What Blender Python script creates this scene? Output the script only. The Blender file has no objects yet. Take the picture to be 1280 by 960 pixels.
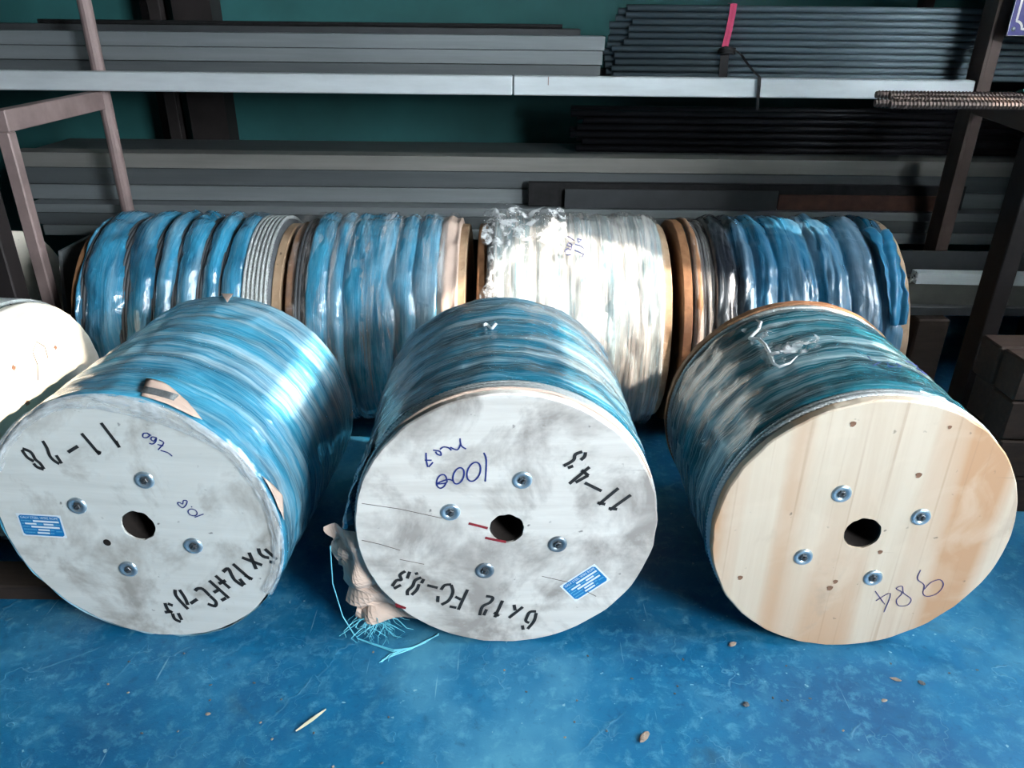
import bpy, math, random
from mathutils import Vector, Matrix, noise
PI = math.pi
random.seed(7)
SC = bpy.context.scene
COL = SC.collection

# ------------------------------------------------------------------ camera
cam_d = bpy.data.cameras.new('camera')
cam_d.sensor_width = 36.0
cam_d.lens = 27.0
cam_d.clip_start = 0.02
cam = bpy.data.objects.new('camera', cam_d)
COL.objects.link(cam)
cam.matrix_world = (Matrix.Translation((0, 0, 1.35)) @ Matrix.Rotation(math.radians(64), 4, 'X')
                    @ Matrix.Rotation(math.radians(0.6), 4, 'Z'))
SC.camera = cam

# ------------------------------------------------------------------ world, sun, exposure
world = bpy.data.worlds.new('sky')
SC.world = world
world.use_nodes = True
bg = world.node_tree.nodes['Background']
bg.inputs[0].default_value = (0.88, 0.95, 1.0, 1)
bg.inputs[1].default_value = 69.0

SUN_AZ, SUN_EL = math.radians(17.0), math.radians(30.9)   # low sun, from the right and a little from behind the viewer
sun_d = bpy.data.lights.new('sun', 'SUN')
sun_d.energy = 11.5
sun_d.angle = math.radians(0.53)
sun_d.color = (1.0, 0.84, 0.70)
sun = bpy.data.objects.new('sun', sun_d)
COL.objects.link(sun)
to_sun = Vector((math.cos(SUN_EL) * math.cos(SUN_AZ), -math.cos(SUN_EL) * math.sin(SUN_AZ), math.sin(SUN_EL)))
sun.rotation_euler = to_sun.to_track_quat('Z', 'Y').to_euler()
sun.location = (6, -2, 5)

def portal(name, loc, rot, sx, sy):
    d = bpy.data.lights.new(name, 'AREA')
    d.shape = 'RECTANGLE'
    d.size, d.size_y = sx, sy
    d.cycles.is_portal = True
    o = bpy.data.objects.new(name, d)
    COL.objects.link(o)
    o.location = loc
    o.rotation_euler = rot
    return o
# sky portal in the big side opening of the workshop (it emits nothing itself)
portal('side_window_portal', (2.60, -1.25, 2.00), (0, PI / 2, 0), 1.2, 1.7)

SC.view_settings.view_transform = 'Standard'
SC.view_settings.look = 'None'
SC.view_settings.gamma = 1.0
SC.view_settings.use_curve_mapping = False
SC.view_settings.exposure = 0.0

# ------------------------------------------------------------------ helpers
def rnd(a, b):
    return a + (b - a) * random.random()

class MB:
    """collects vertices and faces of one mesh"""
    def __init__(s):
        s.v, s.f, s.uv = [], [], {}
    def box(s, x0, x1, y0, y1, z0, z1, M=None):
        b = len(s.v)
        P = [(x0, y0, z0), (x1, y0, z0), (x1, y1, z0), (x0, y1, z0), (x0, y0, z1), (x1, y0, z1), (x1, y1, z1), (x0, y1, z1)]
        s.v += [tuple(M @ Vector(p)) if M else p for p in P]
        s.f += [tuple(b + i for i in q) for q in ((0, 3, 2, 1), (4, 5, 6, 7), (0, 1, 5, 4), (1, 2, 6, 5), (2, 3, 7, 6), (3, 0, 4, 7))]
        return s
    def tube(s, pts, r, n=6, cap=True, closed=False):
        pts = [Vector(p) for p in pts]
        rr = r if isinstance(r, (list, tuple)) else [r] * len(pts)
        b = len(s.v)
        up = None
        m = len(pts)
        for i, p in enumerate(pts):
            if closed:
                t = pts[(i + 1) % m] - pts[i - 1]
            else:
                t = pts[min(i + 1, m - 1)] - pts[max(i - 1, 0)]
            if t.length < 1e-9:
                t = Vector((0, 0, 1))
            t.normalize()
            if up is None:
                up = Vector((0, 0, 1)) if abs(t.z) < 0.9 else Vector((1, 0, 0))
            u = up - t * up.dot(t)
            if u.length < 1e-6:
                u = t.orthogonal()
            u.normalize()
            up = u
            w = t.cross(u)
            for k in range(n):
                a = 2 * PI * k / n
                s.v.append(tuple(p + (u * math.cos(a) + w * math.sin(a)) * rr[i]))
        for i in range(m if closed else m - 1):
            i2 = (i + 1) % m
            for k in range(n):
                k2 = (k + 1) % n
                s.f.append((b + i * n + k, b + i * n + k2, b + i2 * n + k2, b + i2 * n + k))
        if cap and not closed:
            s.f.append(tuple(b + k for k in reversed(range(n))))
            s.f.append(tuple(b + (m - 1) * n + k for k in range(n)))
        return s
    def lathe_y(s, prof, n, c=(0, 0, 0), jit=None):
        """profile of (radius, y) turned about the local Y axis"""
        b = len(s.v)
        for (r, y) in prof:
            for k in range(n):
                a = 2 * PI * k / n
                q = r + (jit(a, y, r) if jit else 0)
                s.v.append((c[0] + q * math.cos(a), c[1] + y, c[2] + q * math.sin(a)))
        for i in range(len(prof) - 1):
            for k in range(n):
                k2 = (k + 1) % n
                s.f.append((b + i * n + k, b + i * n + k2, b + (i + 1) * n + k2, b + (i + 1) * n + k))
        return s
    def grid(s, nu, nv, fn, wrap=False, uvfn=None):
        b = len(s.v)
        for i in range(nu):
            for j in range(nv):
                s.v.append(tuple(fn(i, j)))
                if uvfn:
                    s.uv[b + i * nv + j] = uvfn(i, j)
        for i in range(nu - 1):
            for j in range(nv - 1):
                s.f.append((b + i * nv + j, b + (i + 1) * nv + j, b + (i + 1) * nv + j + 1, b + i * nv + j + 1))
        return s
    def ribbon(s, pts, w, y):
        """flat stroke in the local XZ plane"""
        P = [Vector((p[0], p[1])) for p in pts]
        b = len(s.v)
        for i, p in enumerate(P):
            t = (P[min(i + 1, len(P) - 1)] - P[max(i - 1, 0)])
            if t.length < 1e-9:
                t = Vector((1, 0))
            t.normalize()
            nn = Vector((-t.y, t.x)) * (w * 0.5)
            q = p.copy()
            if i == 0:
                q -= t * w * 0.2
            if i == len(P) - 1:
                q += t * w * 0.2
            s.v.append((q.x + nn.x, y, q.y + nn.y))
            s.v.append((q.x - nn.x, y, q.y - nn.y))
        for i in range(len(P) - 1):
            a = b + 2 * i
            s.f.append((a, a + 1, a + 3, a + 2))
        return s
    def mesh(s, name, smooth=False):
        me = bpy.data.meshes.new(name)
        me.from_pydata(s.v, [], s.f)
        if s.uv:
            ul = me.uv_layers.new(name='UVMap')
            vi = [0] * len(me.loops)
            me.loops.foreach_get('vertex_index', vi)
            flat = []
            for i in vi:
                flat += s.uv.get(i, (0.0, 0.0))
            ul.data.foreach_set('uv', flat)
        if smooth:
            me.polygons.foreach_set('use_smooth', [True] * len(me.polygons))
        me.update()
        return me
    def build(s, name, mat, parent=None, smooth=False):
        return link(name, s.mesh(name, smooth), mat, parent)

def link(name, me, mat, parent=None):
    o = bpy.data.objects.new(name, me)
    COL.objects.link(o)
    if mat is not None and len(me.materials) == 0:
        me.materials.append(mat)
    if parent is not None:
        o.parent = parent
    return o

def tag(o, label, cat, group=None, kind=None):
    o['label'] = label
    o['category'] = cat
    if group:
        o['group'] = group
    if kind:
        o['kind'] = kind
    return o

def thing(name, label, cat, loc=(0, 0, 0), rotz=0.0, group=None):
    o = bpy.data.objects.new(name, None)
    o.empty_display_size = 0.1
    COL.objects.link(o)
    o.location = loc
    o.rotation_euler = (0, 0, rotz)
    return tag(o, label, cat, group)

def struct(o):
    o['kind'] = 'structure'
    return o

def bevel(o, w=0.002, seg=1):
    m = o.modifiers.new('edge', 'BEVEL')
    m.width = w
    m.segments = seg
    m.limit_method = 'ANGLE'
    m.angle_limit = math.radians(40)
    return o

# ------------------------------------------------------------------ materials
class NT:
    def __init__(s, name):
        s.m = bpy.data.materials.new(name)
        s.m.use_nodes = True
        s.t = s.m.node_tree
        s.p = s.t.nodes['Principled BSDF']
        s.out = s.t.nodes['Material Output']
    def n(s, typ, **kw):
        nd = s.t.nodes.new(typ)
        for k, v in kw.items():
            if k.startswith('i_'):
                key = k[2:].replace('_', ' ')
                nd.inputs[key].default_value = v
            else:
                setattr(nd, k, v)
        return nd
    def l(s, a, b):
        s.t.links.new(a, b)
    def coord(s, kind='Object', scale=(1, 1, 1), rot=(0, 0, 0)):
        tc = s.n('ShaderNodeTexCoord')
        mp = s.n('ShaderNodeMapping')
        mp.inputs['Scale'].default_value = scale
        mp.inputs['Rotation'].default_value = rot
        s.l(tc.outputs[kind], mp.inputs['Vector'])
        return mp.outputs['Vector']
    def noise(s, vec, scale=5, detail=4, rough=0.55, dist=0.0):
        nd = s.n('ShaderNodeTexNoise')
        nd.inputs['Scale'].default_value = scale
        nd.inputs['Detail'].default_value = detail
        nd.inputs['Roughness'].default_value = rough
        nd.inputs['Distortion'].default_value = dist
        s.l(vec, nd.inputs['Vector'])
        return nd.outputs['Fac']
    def ramp(s, fac, stops):
        nd = s.n('ShaderNodeValToRGB')
        e = nd.color_ramp.elements
        while len(e) < len(stops):
            e.new(0.5)
        for k, (p, c) in enumerate(stops):
            e[k].position = p
            e[k].color = (c[0], c[1], c[2], 1) if not isinstance(c, (int, float)) else (c, c, c, 1)
        s.l(fac, nd.inputs['Fac'])
        return nd.outputs['Color']
    def mix(s, fac, a, b, mode='MIX'):
        nd = s.n('ShaderNodeMixRGB', blend_type=mode)
        for sock, v in ((nd.inputs[0], fac), (nd.inputs[1], a), (nd.inputs[2], b)):
            if isinstance(v, (int, float)):
                sock.default_value = v
            elif isinstance(v, (tuple, list)):
                sock.default_value = (v[0], v[1], v[2], 1)
            else:
                s.l(v, sock)
        return nd.outputs[0]
    def math(s, op, a, b=0.0):
        nd = s.n('ShaderNodeMath', operation=op)
        for sock, v in ((nd.inputs[0], a), (nd.inputs[1], b)):
            if isinstance(v, (int, float)):
                sock.default_value = v
            else:
                s.l(v, sock)
        return nd.outputs[0]
    def bump(s, h, strength=0.3, dist=0.002, normal=None):
        nd = s.n('ShaderNodeBump')
        nd.inputs['Strength'].default_value = strength
        nd.inputs['Distance'].default_value = dist
        s.l(h, nd.inputs['Height'])
        if normal is not None:
            s.l(normal, nd.inputs['Normal'])
        return nd.outputs['Normal']
    def set(s, base=None, rough=None, metal=None, normal=None, coat=None, coat_rough=None, coat_normal=None, spec=None):
        for key, v in (('Base Color', base), ('Roughness', rough), ('Metallic', metal), ('Normal', normal), ('Coat Weight', coat),
                       ('Coat Roughness', coat_rough), ('Coat Normal', coat_normal), ('Specular IOR Level', spec)):
            if v is None:
                continue
            if isinstance(v, (int, float)):
                s.p.inputs[key].default_value = v
            elif isinstance(v, (tuple, list)):
                s.p.inputs[key].default_value = (v[0], v[1], v[2], 1)
            else:
                s.l(v, s.p.inputs[key])
        return s.m

def m_plain(name, col, rough=0.6, metal=0.0, var=0.25, scale=14, bump=0.15, spec=0.4, stretch=(1, 1, 1)):
    t = NT(name)
    v = t.coord('Object', stretch)
    f = t.noise(v, scale, 5, 0.6)
    c = t.ramp(f, [(0.25, tuple(k * (1 - var) for k in col)), (0.75, tuple(min(1, k * (1 + var)) for k in col))])
    g = t.noise(v, scale * 6, 3)
    return t.set(base=c, rough=rough, metal=metal, normal=t.bump(g, bump, 0.001), spec=spec)

def m_wood(name, light, dark, stain, grain_axis='z', grain=1.0, stain_lo=0.5, rough=0.65, bands=None):
    t = NT(name)
    sc = {'z': (26, 26, 1.6), 'x': (1.6, 26, 26)}[grain_axis]
    vg = t.coord('Object', sc)
    g = t.noise(vg, 1.0, 6, 0.65, 0.6)
    base = t.ramp(g, [(0.32, dark), (0.62, light)])
    v = t.coord('Object')
    if bands:
        vb = t.coord('Object', (7.0, 7.0, 0.35))
        b = t.noise(vb, 1.0, 1, 0.4)
        base = t.mix(t.ramp(b, [(0.46, 0.0), (0.60, 1.0)]), base, bands)
        lines = t.noise(t.coord('Object', (60, 60, 0.8)), 1.0, 2, 0.5)
        base = t.mix(t.ramp(lines, [(0.60, 0.0), (0.70, 0.35)]), base, tuple(k * 0.7 for k in bands))
    blot = t.noise(v, 5.0, 6, 0.62, 0.4)
    base = t.mix(t.ramp(blot, [(stain_lo, 0.0), (stain_lo + 0.15, 0.85)]), base, stain)
    pale = t.noise(v, 7.5, 4, 0.5, 1.2)
    base = t.mix(t.ramp(pale, [(0.50, 0.0), (0.72, 0.35)]), base, tuple(min(1, k * 1.12) for k in light))
    spots = t.noise(v, 34.0, 3, 0.5)
    base = t.mix(t.ramp(spots, [(0.70, 0.0), (0.76, 0.8)]), base, tuple(k * 0.28 for k in stain))
    scr = t.noise(t.coord('Object', (3, 3, 70), (0, 0.5, 0)), 1.0, 3, 0.5)
    base = t.mix(t.ramp(scr, [(0.70, 0.0), (0.74, 0.35)]), base, tuple(k * 0.5 for k in stain))
    return t.set(base=base, rough=rough, normal=t.bump(g, 0.18 * grain, 0.0015), spec=0.3)

def m_wrap(name, base, dark, milk_sheen, milk_sheen_amt=0.6, streak=(1.3, 22), rough=0.3, band=None, crease=0.5, diag=0.0, glint=0.30):
    """plastic wrap wound round a coil: u runs round the reel, v along its axis"""
    t = NT(name)
    vb = t.coord('UV', (3.2, 7.0, 1))
    f = t.noise(vb, 1.0, 4, 0.6, 0.5)
    c = t.ramp(f, [(0.30, dark), (0.60, base)])
    if band:
        sep = t.n('ShaderNodeSeparateXYZ')
        t.l(t.coord('UV'), sep.inputs[0])
        wob = t.math('ADD', sep.outputs[1], t.math('MULTIPLY', t.math('SUBTRACT', t.noise(t.coord('UV', (5, 9, 1)), 1.0, 3), 0.5), 0.10))
        edge = t.ramp(wob, band['stops'])
        c = t.mix(edge, band['col'], c)
    vs = t.coord('UV', (streak[0], streak[1], 1), (0, 0, diag))
    s1 = t.noise(vs, 1.0, 5, 0.6, 0.3)
    vs2 = t.coord('UV', (streak[0] * 2.4, streak[1] * 5.0, 1), (0, 0, diag))
    s2 = t.noise(vs2, 1.0, 4, 0.65)
    m1 = t.ramp(s1, [(0.47, 0.0), (0.66, milk_sheen_amt)])
    c = t.mix(m1, c, milk_sheen)  # pale streaks: milky film, with its broad sheen put into the colour too
    m2 = t.ramp(s2, [(0.55, 0.0), (0.70, milk_sheen_amt * 0.7)])
    c = t.mix(m2, c, milk_sheen)
    cr = t.n('ShaderNodeTexVoronoi', feature='DISTANCE_TO_EDGE')
    cr.inputs['Scale'].default_value = 1.0
    wv = t.coord('UV', (9, 13, 1))
    wn = t.n('ShaderNodeTexNoise')
    wn.inputs['Scale'].default_value = 1.3
    t.l(wv, wn.inputs['Vector'])
    add = t.n('ShaderNodeVectorMath', operation='ADD')
    t.l(wv, add.inputs[0])
    t.l(wn.outputs['Color'], add.inputs[1])
    t.l(add.outputs[0], cr.inputs['Vector'])
    crr = t.ramp(cr.outputs['Distance'], [(0.0, 0.0), (0.22, 1.0)])
    n1 = t.bump(crr, crease * 0.35, 0.006)
    n2 = t.bump(s1, 0.5, 0.005, n1)
    n3 = t.bump(s2, 0.55, 0.003, n2)
    s3 = t.noise(t.coord('UV', (26, 70, 1), (0, 0, diag)), 1.0, 4, 0.7, 0.5)
    n3 = t.bump(s3, glint, 0.0022, n3)
    r = t.ramp(s2, [(0.3, rough * 0.6), (0.7, min(1, rough * 1.5))])
    return t.set(base=c, rough=r, normal=n3, coat=1.0, coat_rough=0.06, coat_normal=n3, spec=0.6)

def m_film(name, cover=(0.10, 0.75), scale=(1.5, 26, 1), rot=0.0, tint=(0.86, 0.92, 0.95), space='UV', lo=0.45, hi=0.72):
    """thin clear stretch film: mostly see-through, milky and glossy where it bunches up"""
    t = NT(name)
    v = t.coord(space, scale, (0, 0, rot))
    s1 = t.noise(v, 1.0, 5, 0.62, 0.4)
    fac = t.ramp(s1, [(lo, cover[0]), (hi, cover[1])])
    t.set(base=tint, rough=0.22, normal=t.bump(s1, 0.8, 0.006), spec=0.7, coat=0.3)
    tr = t.n('ShaderNodeBsdfTransparent')
    mx = t.n('ShaderNodeMixShader')
    t.l(fac, mx.inputs[0])
    t.l(tr.outputs[0], mx.inputs[1])
    t.l(t.p.outputs[0], mx.inputs[2])
    t.l(mx.outputs[0], t.out.inputs['Surface'])
    return t.m

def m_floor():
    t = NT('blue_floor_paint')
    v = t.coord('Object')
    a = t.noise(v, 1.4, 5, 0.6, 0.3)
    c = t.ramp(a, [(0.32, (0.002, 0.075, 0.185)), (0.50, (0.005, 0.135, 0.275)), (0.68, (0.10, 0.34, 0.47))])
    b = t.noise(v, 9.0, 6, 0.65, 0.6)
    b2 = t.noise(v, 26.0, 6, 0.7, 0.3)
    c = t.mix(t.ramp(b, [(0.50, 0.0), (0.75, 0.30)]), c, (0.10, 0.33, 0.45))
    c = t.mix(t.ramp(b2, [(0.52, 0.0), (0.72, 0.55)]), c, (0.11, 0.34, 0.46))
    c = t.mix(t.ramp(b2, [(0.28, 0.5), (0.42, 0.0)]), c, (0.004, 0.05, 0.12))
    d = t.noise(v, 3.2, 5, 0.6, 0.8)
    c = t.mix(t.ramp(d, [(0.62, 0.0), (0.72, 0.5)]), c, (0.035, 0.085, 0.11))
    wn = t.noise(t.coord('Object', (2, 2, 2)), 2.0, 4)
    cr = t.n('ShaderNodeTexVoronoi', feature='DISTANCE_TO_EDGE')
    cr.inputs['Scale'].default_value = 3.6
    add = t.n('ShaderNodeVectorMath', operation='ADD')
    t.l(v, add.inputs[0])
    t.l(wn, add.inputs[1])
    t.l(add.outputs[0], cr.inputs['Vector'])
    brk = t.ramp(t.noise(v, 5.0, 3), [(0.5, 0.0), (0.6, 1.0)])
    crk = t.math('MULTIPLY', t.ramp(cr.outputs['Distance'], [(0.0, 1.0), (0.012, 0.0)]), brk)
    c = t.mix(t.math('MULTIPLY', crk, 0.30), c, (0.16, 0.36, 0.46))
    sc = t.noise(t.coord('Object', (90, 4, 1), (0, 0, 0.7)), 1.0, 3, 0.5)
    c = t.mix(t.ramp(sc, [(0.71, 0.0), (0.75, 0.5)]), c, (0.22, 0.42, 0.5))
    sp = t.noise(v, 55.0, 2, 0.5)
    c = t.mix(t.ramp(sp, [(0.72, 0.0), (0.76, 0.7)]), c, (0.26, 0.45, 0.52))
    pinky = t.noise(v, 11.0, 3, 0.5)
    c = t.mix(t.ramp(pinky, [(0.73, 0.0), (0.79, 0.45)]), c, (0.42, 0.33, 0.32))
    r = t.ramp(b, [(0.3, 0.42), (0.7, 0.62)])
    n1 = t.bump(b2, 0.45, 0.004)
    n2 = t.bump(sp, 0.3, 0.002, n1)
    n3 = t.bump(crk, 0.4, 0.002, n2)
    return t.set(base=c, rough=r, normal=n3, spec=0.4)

# ------------------------------------------------------------------ material library
M = {}
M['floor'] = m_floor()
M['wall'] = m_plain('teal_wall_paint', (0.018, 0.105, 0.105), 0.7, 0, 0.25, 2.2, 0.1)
M['dark_wall'] = m_plain('dark_render', (0.016, 0.016, 0.017), 0.85, 0, 0.2, 3, 0.1)  # unseen walls kept near black to hold bounced fill down
M['ceiling'] = m_plain('dark_roof_sheet', (0.015, 0.015, 0.016), 0.85, 0, 0.2, 3, 0.1)  # roof kept near black so it returns little light
M['yard'] = m_plain('yard_concrete', (0.16, 0.155, 0.15), 0.9, 0, 0.15, 2, 0.1)
M['beam'] = m_plain('galvanised_beam', (0.60, 0.66, 0.68), 0.42, 0.25, 0.14, 6, 0.06, stretch=(0.6, 3, 3))
M['primer'] = m_plain('worn_primer', (0.25, 0.185, 0.175), 0.55, 0.1, 0.25, 9, 0.2)
M['dark_steel'] = m_plain('dark_steel', (0.022, 0.018, 0.018), 0.6, 0.3, 0.3, 10, 0.15)
M['brown_steel'] = m_plain('brown_primer_steel', (0.12, 0.085, 0.075), 0.6, 0.1, 0.25, 9, 0.2)
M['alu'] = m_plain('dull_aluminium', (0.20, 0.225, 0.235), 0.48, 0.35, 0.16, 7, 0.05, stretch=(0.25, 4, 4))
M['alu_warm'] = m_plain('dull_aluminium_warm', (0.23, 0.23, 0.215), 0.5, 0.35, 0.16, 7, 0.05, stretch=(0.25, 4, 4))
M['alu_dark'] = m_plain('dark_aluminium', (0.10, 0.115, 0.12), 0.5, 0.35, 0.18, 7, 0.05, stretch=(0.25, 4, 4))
M['pipe'] = m_plain('grey_pipe', (0.135, 0.185, 0.215), 0.55, 0.15, 0.2, 6, 0.05, stretch=(0.5, 4, 4))
M['shaded_pipe'] = m_plain('shaded_pipe', (0.016, 0.017, 0.022), 0.5, 0.3, 0.3, 6, 0.05)  # near black: shade over the rack's right side is put into the colour
M['black_bar'] = m_plain('near_black_bar', (0.012, 0.012, 0.013), 0.55, 0.3, 0.5, 30, 0.4)
M['flat_bar'] = m_plain('mill_flat_bar', (0.050, 0.056, 0.060), 0.5, 0.3, 0.2, 8, 0.08)
M['rust_bar'] = m_plain('rusty_bar', (0.070, 0.032, 0.022), 0.75, 0.1, 0.35, 18, 0.3)
M['rebar'] = m_plain('rebar_steel', (0.11, 0.08, 0.07), 0.5, 0.45, 0.35, 30, 0.2)
M['copper_steel'] = m_plain('copper_glow_steel', (0.34, 0.17, 0.08), 0.5, 0.35, 0.25, 12, 0.15)
M['rope'] = m_plain('galvanised_rope', (0.62, 0.66, 0.66), 0.38, 0.45, 0.2, 60, 0.1)
M['rope_dark'] = m_plain('greasy_rope', (0.17, 0.185, 0.19), 0.42, 0.45, 0.3, 60, 0.1)
M['coil'] = m_plain('coil_under_wrap', (0.10, 0.11, 0.12), 0.6, 0.2, 0.3, 20, 0.1)
M['ply_grey'] = m_wood('weathered_grey_ply', (0.76, 0.77, 0.73), (0.66, 0.67, 0.63), (0.34, 0.31, 0.27), 'x', 0.6, 0.50)
M['ply_pale'] = m_wood('scuffed_pale_board', (0.76, 0.74, 0.69), (0.62, 0.59, 0.54), (0.29, 0.26, 0.235), 'x', 1.0, 0.455)
M['pine'] = m_wood('clean_pine_board', (0.68, 0.585, 0.46), (0.62, 0.51, 0.385), (0.45, 0.35, 0.26), 'z', 0.9, 0.60, bands=(0.55, 0.33, 0.19))
M['ply_cream'] = m_wood('cream_board', (0.76, 0.72, 0.62), (0.70, 0.66, 0.56), (0.42, 0.33, 0.26), 'x', 0.5, 0.62)
M['brown_wood'] = m_wood('brown_board', (0.34, 0.175, 0.085), (0.22, 0.105, 0.05), (0.10, 0.05, 0.03), 'x', 1.0, 0.5)
M['tan_wood'] = m_wood('tan_board', (0.52, 0.37, 0.24), (0.42, 0.28, 0.17), (0.20, 0.12, 0.07), 'x', 1.0, 0.55)
M['dark_wood'] = m_plain('dirty_timber', (0.030, 0.020, 0.015), 0.8, 0, 0.3, 12, 0.4, stretch=(1, 6, 6))
M['wrap_L'] = m_wrap('blue_wrap_cool', (0.065, 0.36, 0.54), (0.022, 0.155, 0.26), (0.58, 0.73, 0.77), 0.68, (1.6, 26), 0.28)
M['wrap_M'] = m_wrap('blue_wrap_deep', (0.022, 0.205, 0.32), (0.005, 0.040, 0.068), (0.56, 0.70, 0.74), 0.62, (1.5, 28), 0.24)
M['wrap_R'] = m_wrap('teal_wrap', (0.028, 0.195, 0.255), (0.005, 0.042, 0.058), (0.60, 0.72, 0.74), 0.66, (1.4, 26), 0.24)
M['wrap_1'] = m_wrap('blue_wrap_puffed', (0.045, 0.31, 0.51), (0.012, 0.095, 0.18), (0.36, 0.52, 0.60), 0.45, (2.0, 20), 0.24, crease=0.7, glint=0.55)
M['wrap_2'] = m_wrap('blue_wrap_streaked', (0.055, 0.33, 0.52), (0.020, 0.14, 0.24), (0.52, 0.60, 0.64), 0.42, (2.0, 18), 0.26, glint=0.5)
M['wrap_3'] = m_wrap('pale_wrap', (0.36, 0.47, 0.50), (0.13, 0.25, 0.29), (0.70, 0.66, 0.60), 0.75, (0.8, 34), 0.30)
M['wrap_4'] = m_wrap('blue_wrap_pleated', (0.022, 0.175, 0.32), (0.008, 0.075, 0.15), (0.40, 0.50, 0.56), 0.36, (1.0, 14), 0.34, crease=0.6,
                     band={'col': (0.010, 0.014, 0.022), 'stops': [(0.17, 0.0), (0.20, 1.0)]})
M['blue_sheet'] = m_plain('blue_plastic_sheet', (0.030, 0.20, 0.36), 0.35, 0, 0.25, 10, 0.2)
M['film'] = m_film('stretch_film')
M['film_diag'] = m_film('stretch_film_slanting', (0.03, 0.75), (3.0, 26, 1), 0.42, lo=0.50, hi=0.74)
M['film_pale'] = m_film('stretch_film_milky', (0.10, 0.80), (1.4, 46, 1), 0.0, (0.93, 0.90, 0.86), lo=0.46, hi=0.68)
M['film_bunched'] = m_film('stretch_film_bunched', (0.03, 0.80), (26, 26, 26), 0.0, (0.88, 0.92, 0.93), 'Object', 0.47, 0.60)
M['film_white'] = m_plain('film_edge_white', (0.80, 0.85, 0.86), 0.25, 0, 0.1, 40, 0.2, 0.6)
M['film_dark'] = m_film('stretch_film_loose', (0.05, 0.42), (18, 18, 18), 0.0, (0.45, 0.42, 0.40), 'Object', 0.45, 0.68)
M['kraft'] = m_plain('kraft_paper', (0.62, 0.47, 0.385), 0.75, 0, 0.14, 10, 0.3)
M['fibre'] = m_plain('cyan_fibre', (0.16, 0.60, 0.74), 0.5, 0, 0.15, 20, 0.0)
M['ink_black'] = m_plain('black_stencil_ink', (0.020, 0.021, 0.022), 0.7, 0, 0.4, 60, 0.0)
M['ink_blue'] = m_plain('blue_marker_ink', (0.020, 0.035, 0.20), 0.6, 0, 0.2, 40, 0.0)
M['ink_violet'] = m_plain('violet_pen_ink', (0.055, 0.045, 0.17), 0.6, 0, 0.2, 40, 0.0)
M['red_paint'] = m_plain('red_paint_mark', (0.26, 0.020, 0.030), 0.6, 0, 0.3, 40, 0.0)
M['crack'] = m_plain('board_crack', (0.10, 0.075, 0.06), 0.9, 0, 0.4, 40, 0.0)
M['zinc'] = m_plain('zinc_washer', (0.50, 0.62, 0.70), 0.30, 0.75, 0.12, 30, 0.05)
M['zinc_dark'] = m_plain('dull_zinc_washer', (0.26, 0.31, 0.35), 0.38, 0.7, 0.2, 30, 0.1)
M['bolt'] = m_plain('bolt_head', (0.13, 0.135, 0.14), 0.38, 0.7, 0.25, 40, 0.05)
M['sticker'] = m_plain('sticker_white', (0.80, 0.86, 0.90), 0.4, 0, 0.03, 20, 0.0)
M['sticker_blue'] = m_plain('sticker_blue', (0.010, 0.20, 0.50), 0.4, 0, 0.08, 20, 0.0)
M['sticker_pale'] = m_plain('sticker_pale_blue', (0.18, 0.50, 0.72), 0.4, 0, 0.08, 20, 0.0)
M['pink'] = m_plain('pink_strap', (0.62, 0.055, 0.15), 0.45, 0, 0.15, 20, 0.1)
M['black_strap'] = m_plain('black_strap', (0.006, 0.006, 0.007), 0.6, 0, 0.2, 20, 0.1)
M['sign_blue'] = m_plain('enamel_blue', (0.030, 0.030, 0.22), 0.35, 0, 0.08, 8, 0.0)
M['sign_white'] = m_plain('enamel_white', (0.78, 0.78, 0.80), 0.35, 0, 0.04, 8, 0.0)
M['green_tape'] = m_plain('green_tape', (0.05, 0.28, 0.20), 0.5, 0, 0.2, 40, 0.2)
M['straw'] = m_plain('dry_straw', (0.42, 0.42, 0.28), 0.7, 0, 0.2, 30, 0.1)
M['chip'] = m_plain('wood_chip', (0.30, 0.24, 0.19), 0.8, 0, 0.3, 60, 0.2)
M['grit'] = m_plain('grit', (0.11, 0.12, 0.13), 0.8, 0, 0.4, 60, 0.2)
M['knot'] = m_plain('wood_knot', (0.22, 0.115, 0.07), 0.8, 0, 0.4, 60, 0.2)
M['block'] = m_plain('sun_blocker_render', (0.20, 0.19, 0.18), 0.9, 0, 0.1, 1, 0.0)
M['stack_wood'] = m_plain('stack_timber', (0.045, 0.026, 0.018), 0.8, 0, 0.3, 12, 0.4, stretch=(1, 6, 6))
M['film_lip'] = m_film('stretch_film_lip', (0.22, 0.90), (9, 60, 1), 0.3, (0.80, 0.84, 0.85), lo=0.42, hi=0.70)
M['box_steel'] = m_plain('mill_box_steel', (0.10, 0.105, 0.095), 0.5, 0.35, 0.2, 9, 0.1)
M['dark_hole'] = m_plain('hole_shade', (0.014, 0.010, 0.008), 0.95, 0, 0.3, 40, 0.2)  # shade inside the bores is put into this near-black colour

# ------------------------------------------------------------------ the setting
X0, X1, Y0, Y1, ZC = -3.2, 2.6, -3.4, 3.85, 3.4

def slab_with_holes(axis, at, th, a0, a1, z0, z1, holes):
    """wall of thickness th at coordinate `at` on `axis`, with rectangular openings (a,b,z,zz)"""
    aa = sorted({a0, a1, *[h[0] for h in holes], *[h[1] for h in holes]})
    zz = sorted({z0, z1, *[h[2] for h in holes], *[h[3] for h in holes]})
    mb = MB()
    for i in range(len(aa) - 1):
        for j in range(len(zz) - 1):
            ca, cz = (aa[i] + aa[i + 1]) / 2, (zz[j] + zz[j + 1]) / 2
            if any(h[0] < ca < h[1] and h[2] < cz < h[3] for h in holes):
                continue
            if axis == 'x':
                mb.box(at, at + th, aa[i], aa[i + 1], zz[j], zz[j + 1])
            else:
                mb.box(aa[i], aa[i + 1], at, at + th, zz[j], zz[j + 1])
    return mb

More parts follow.
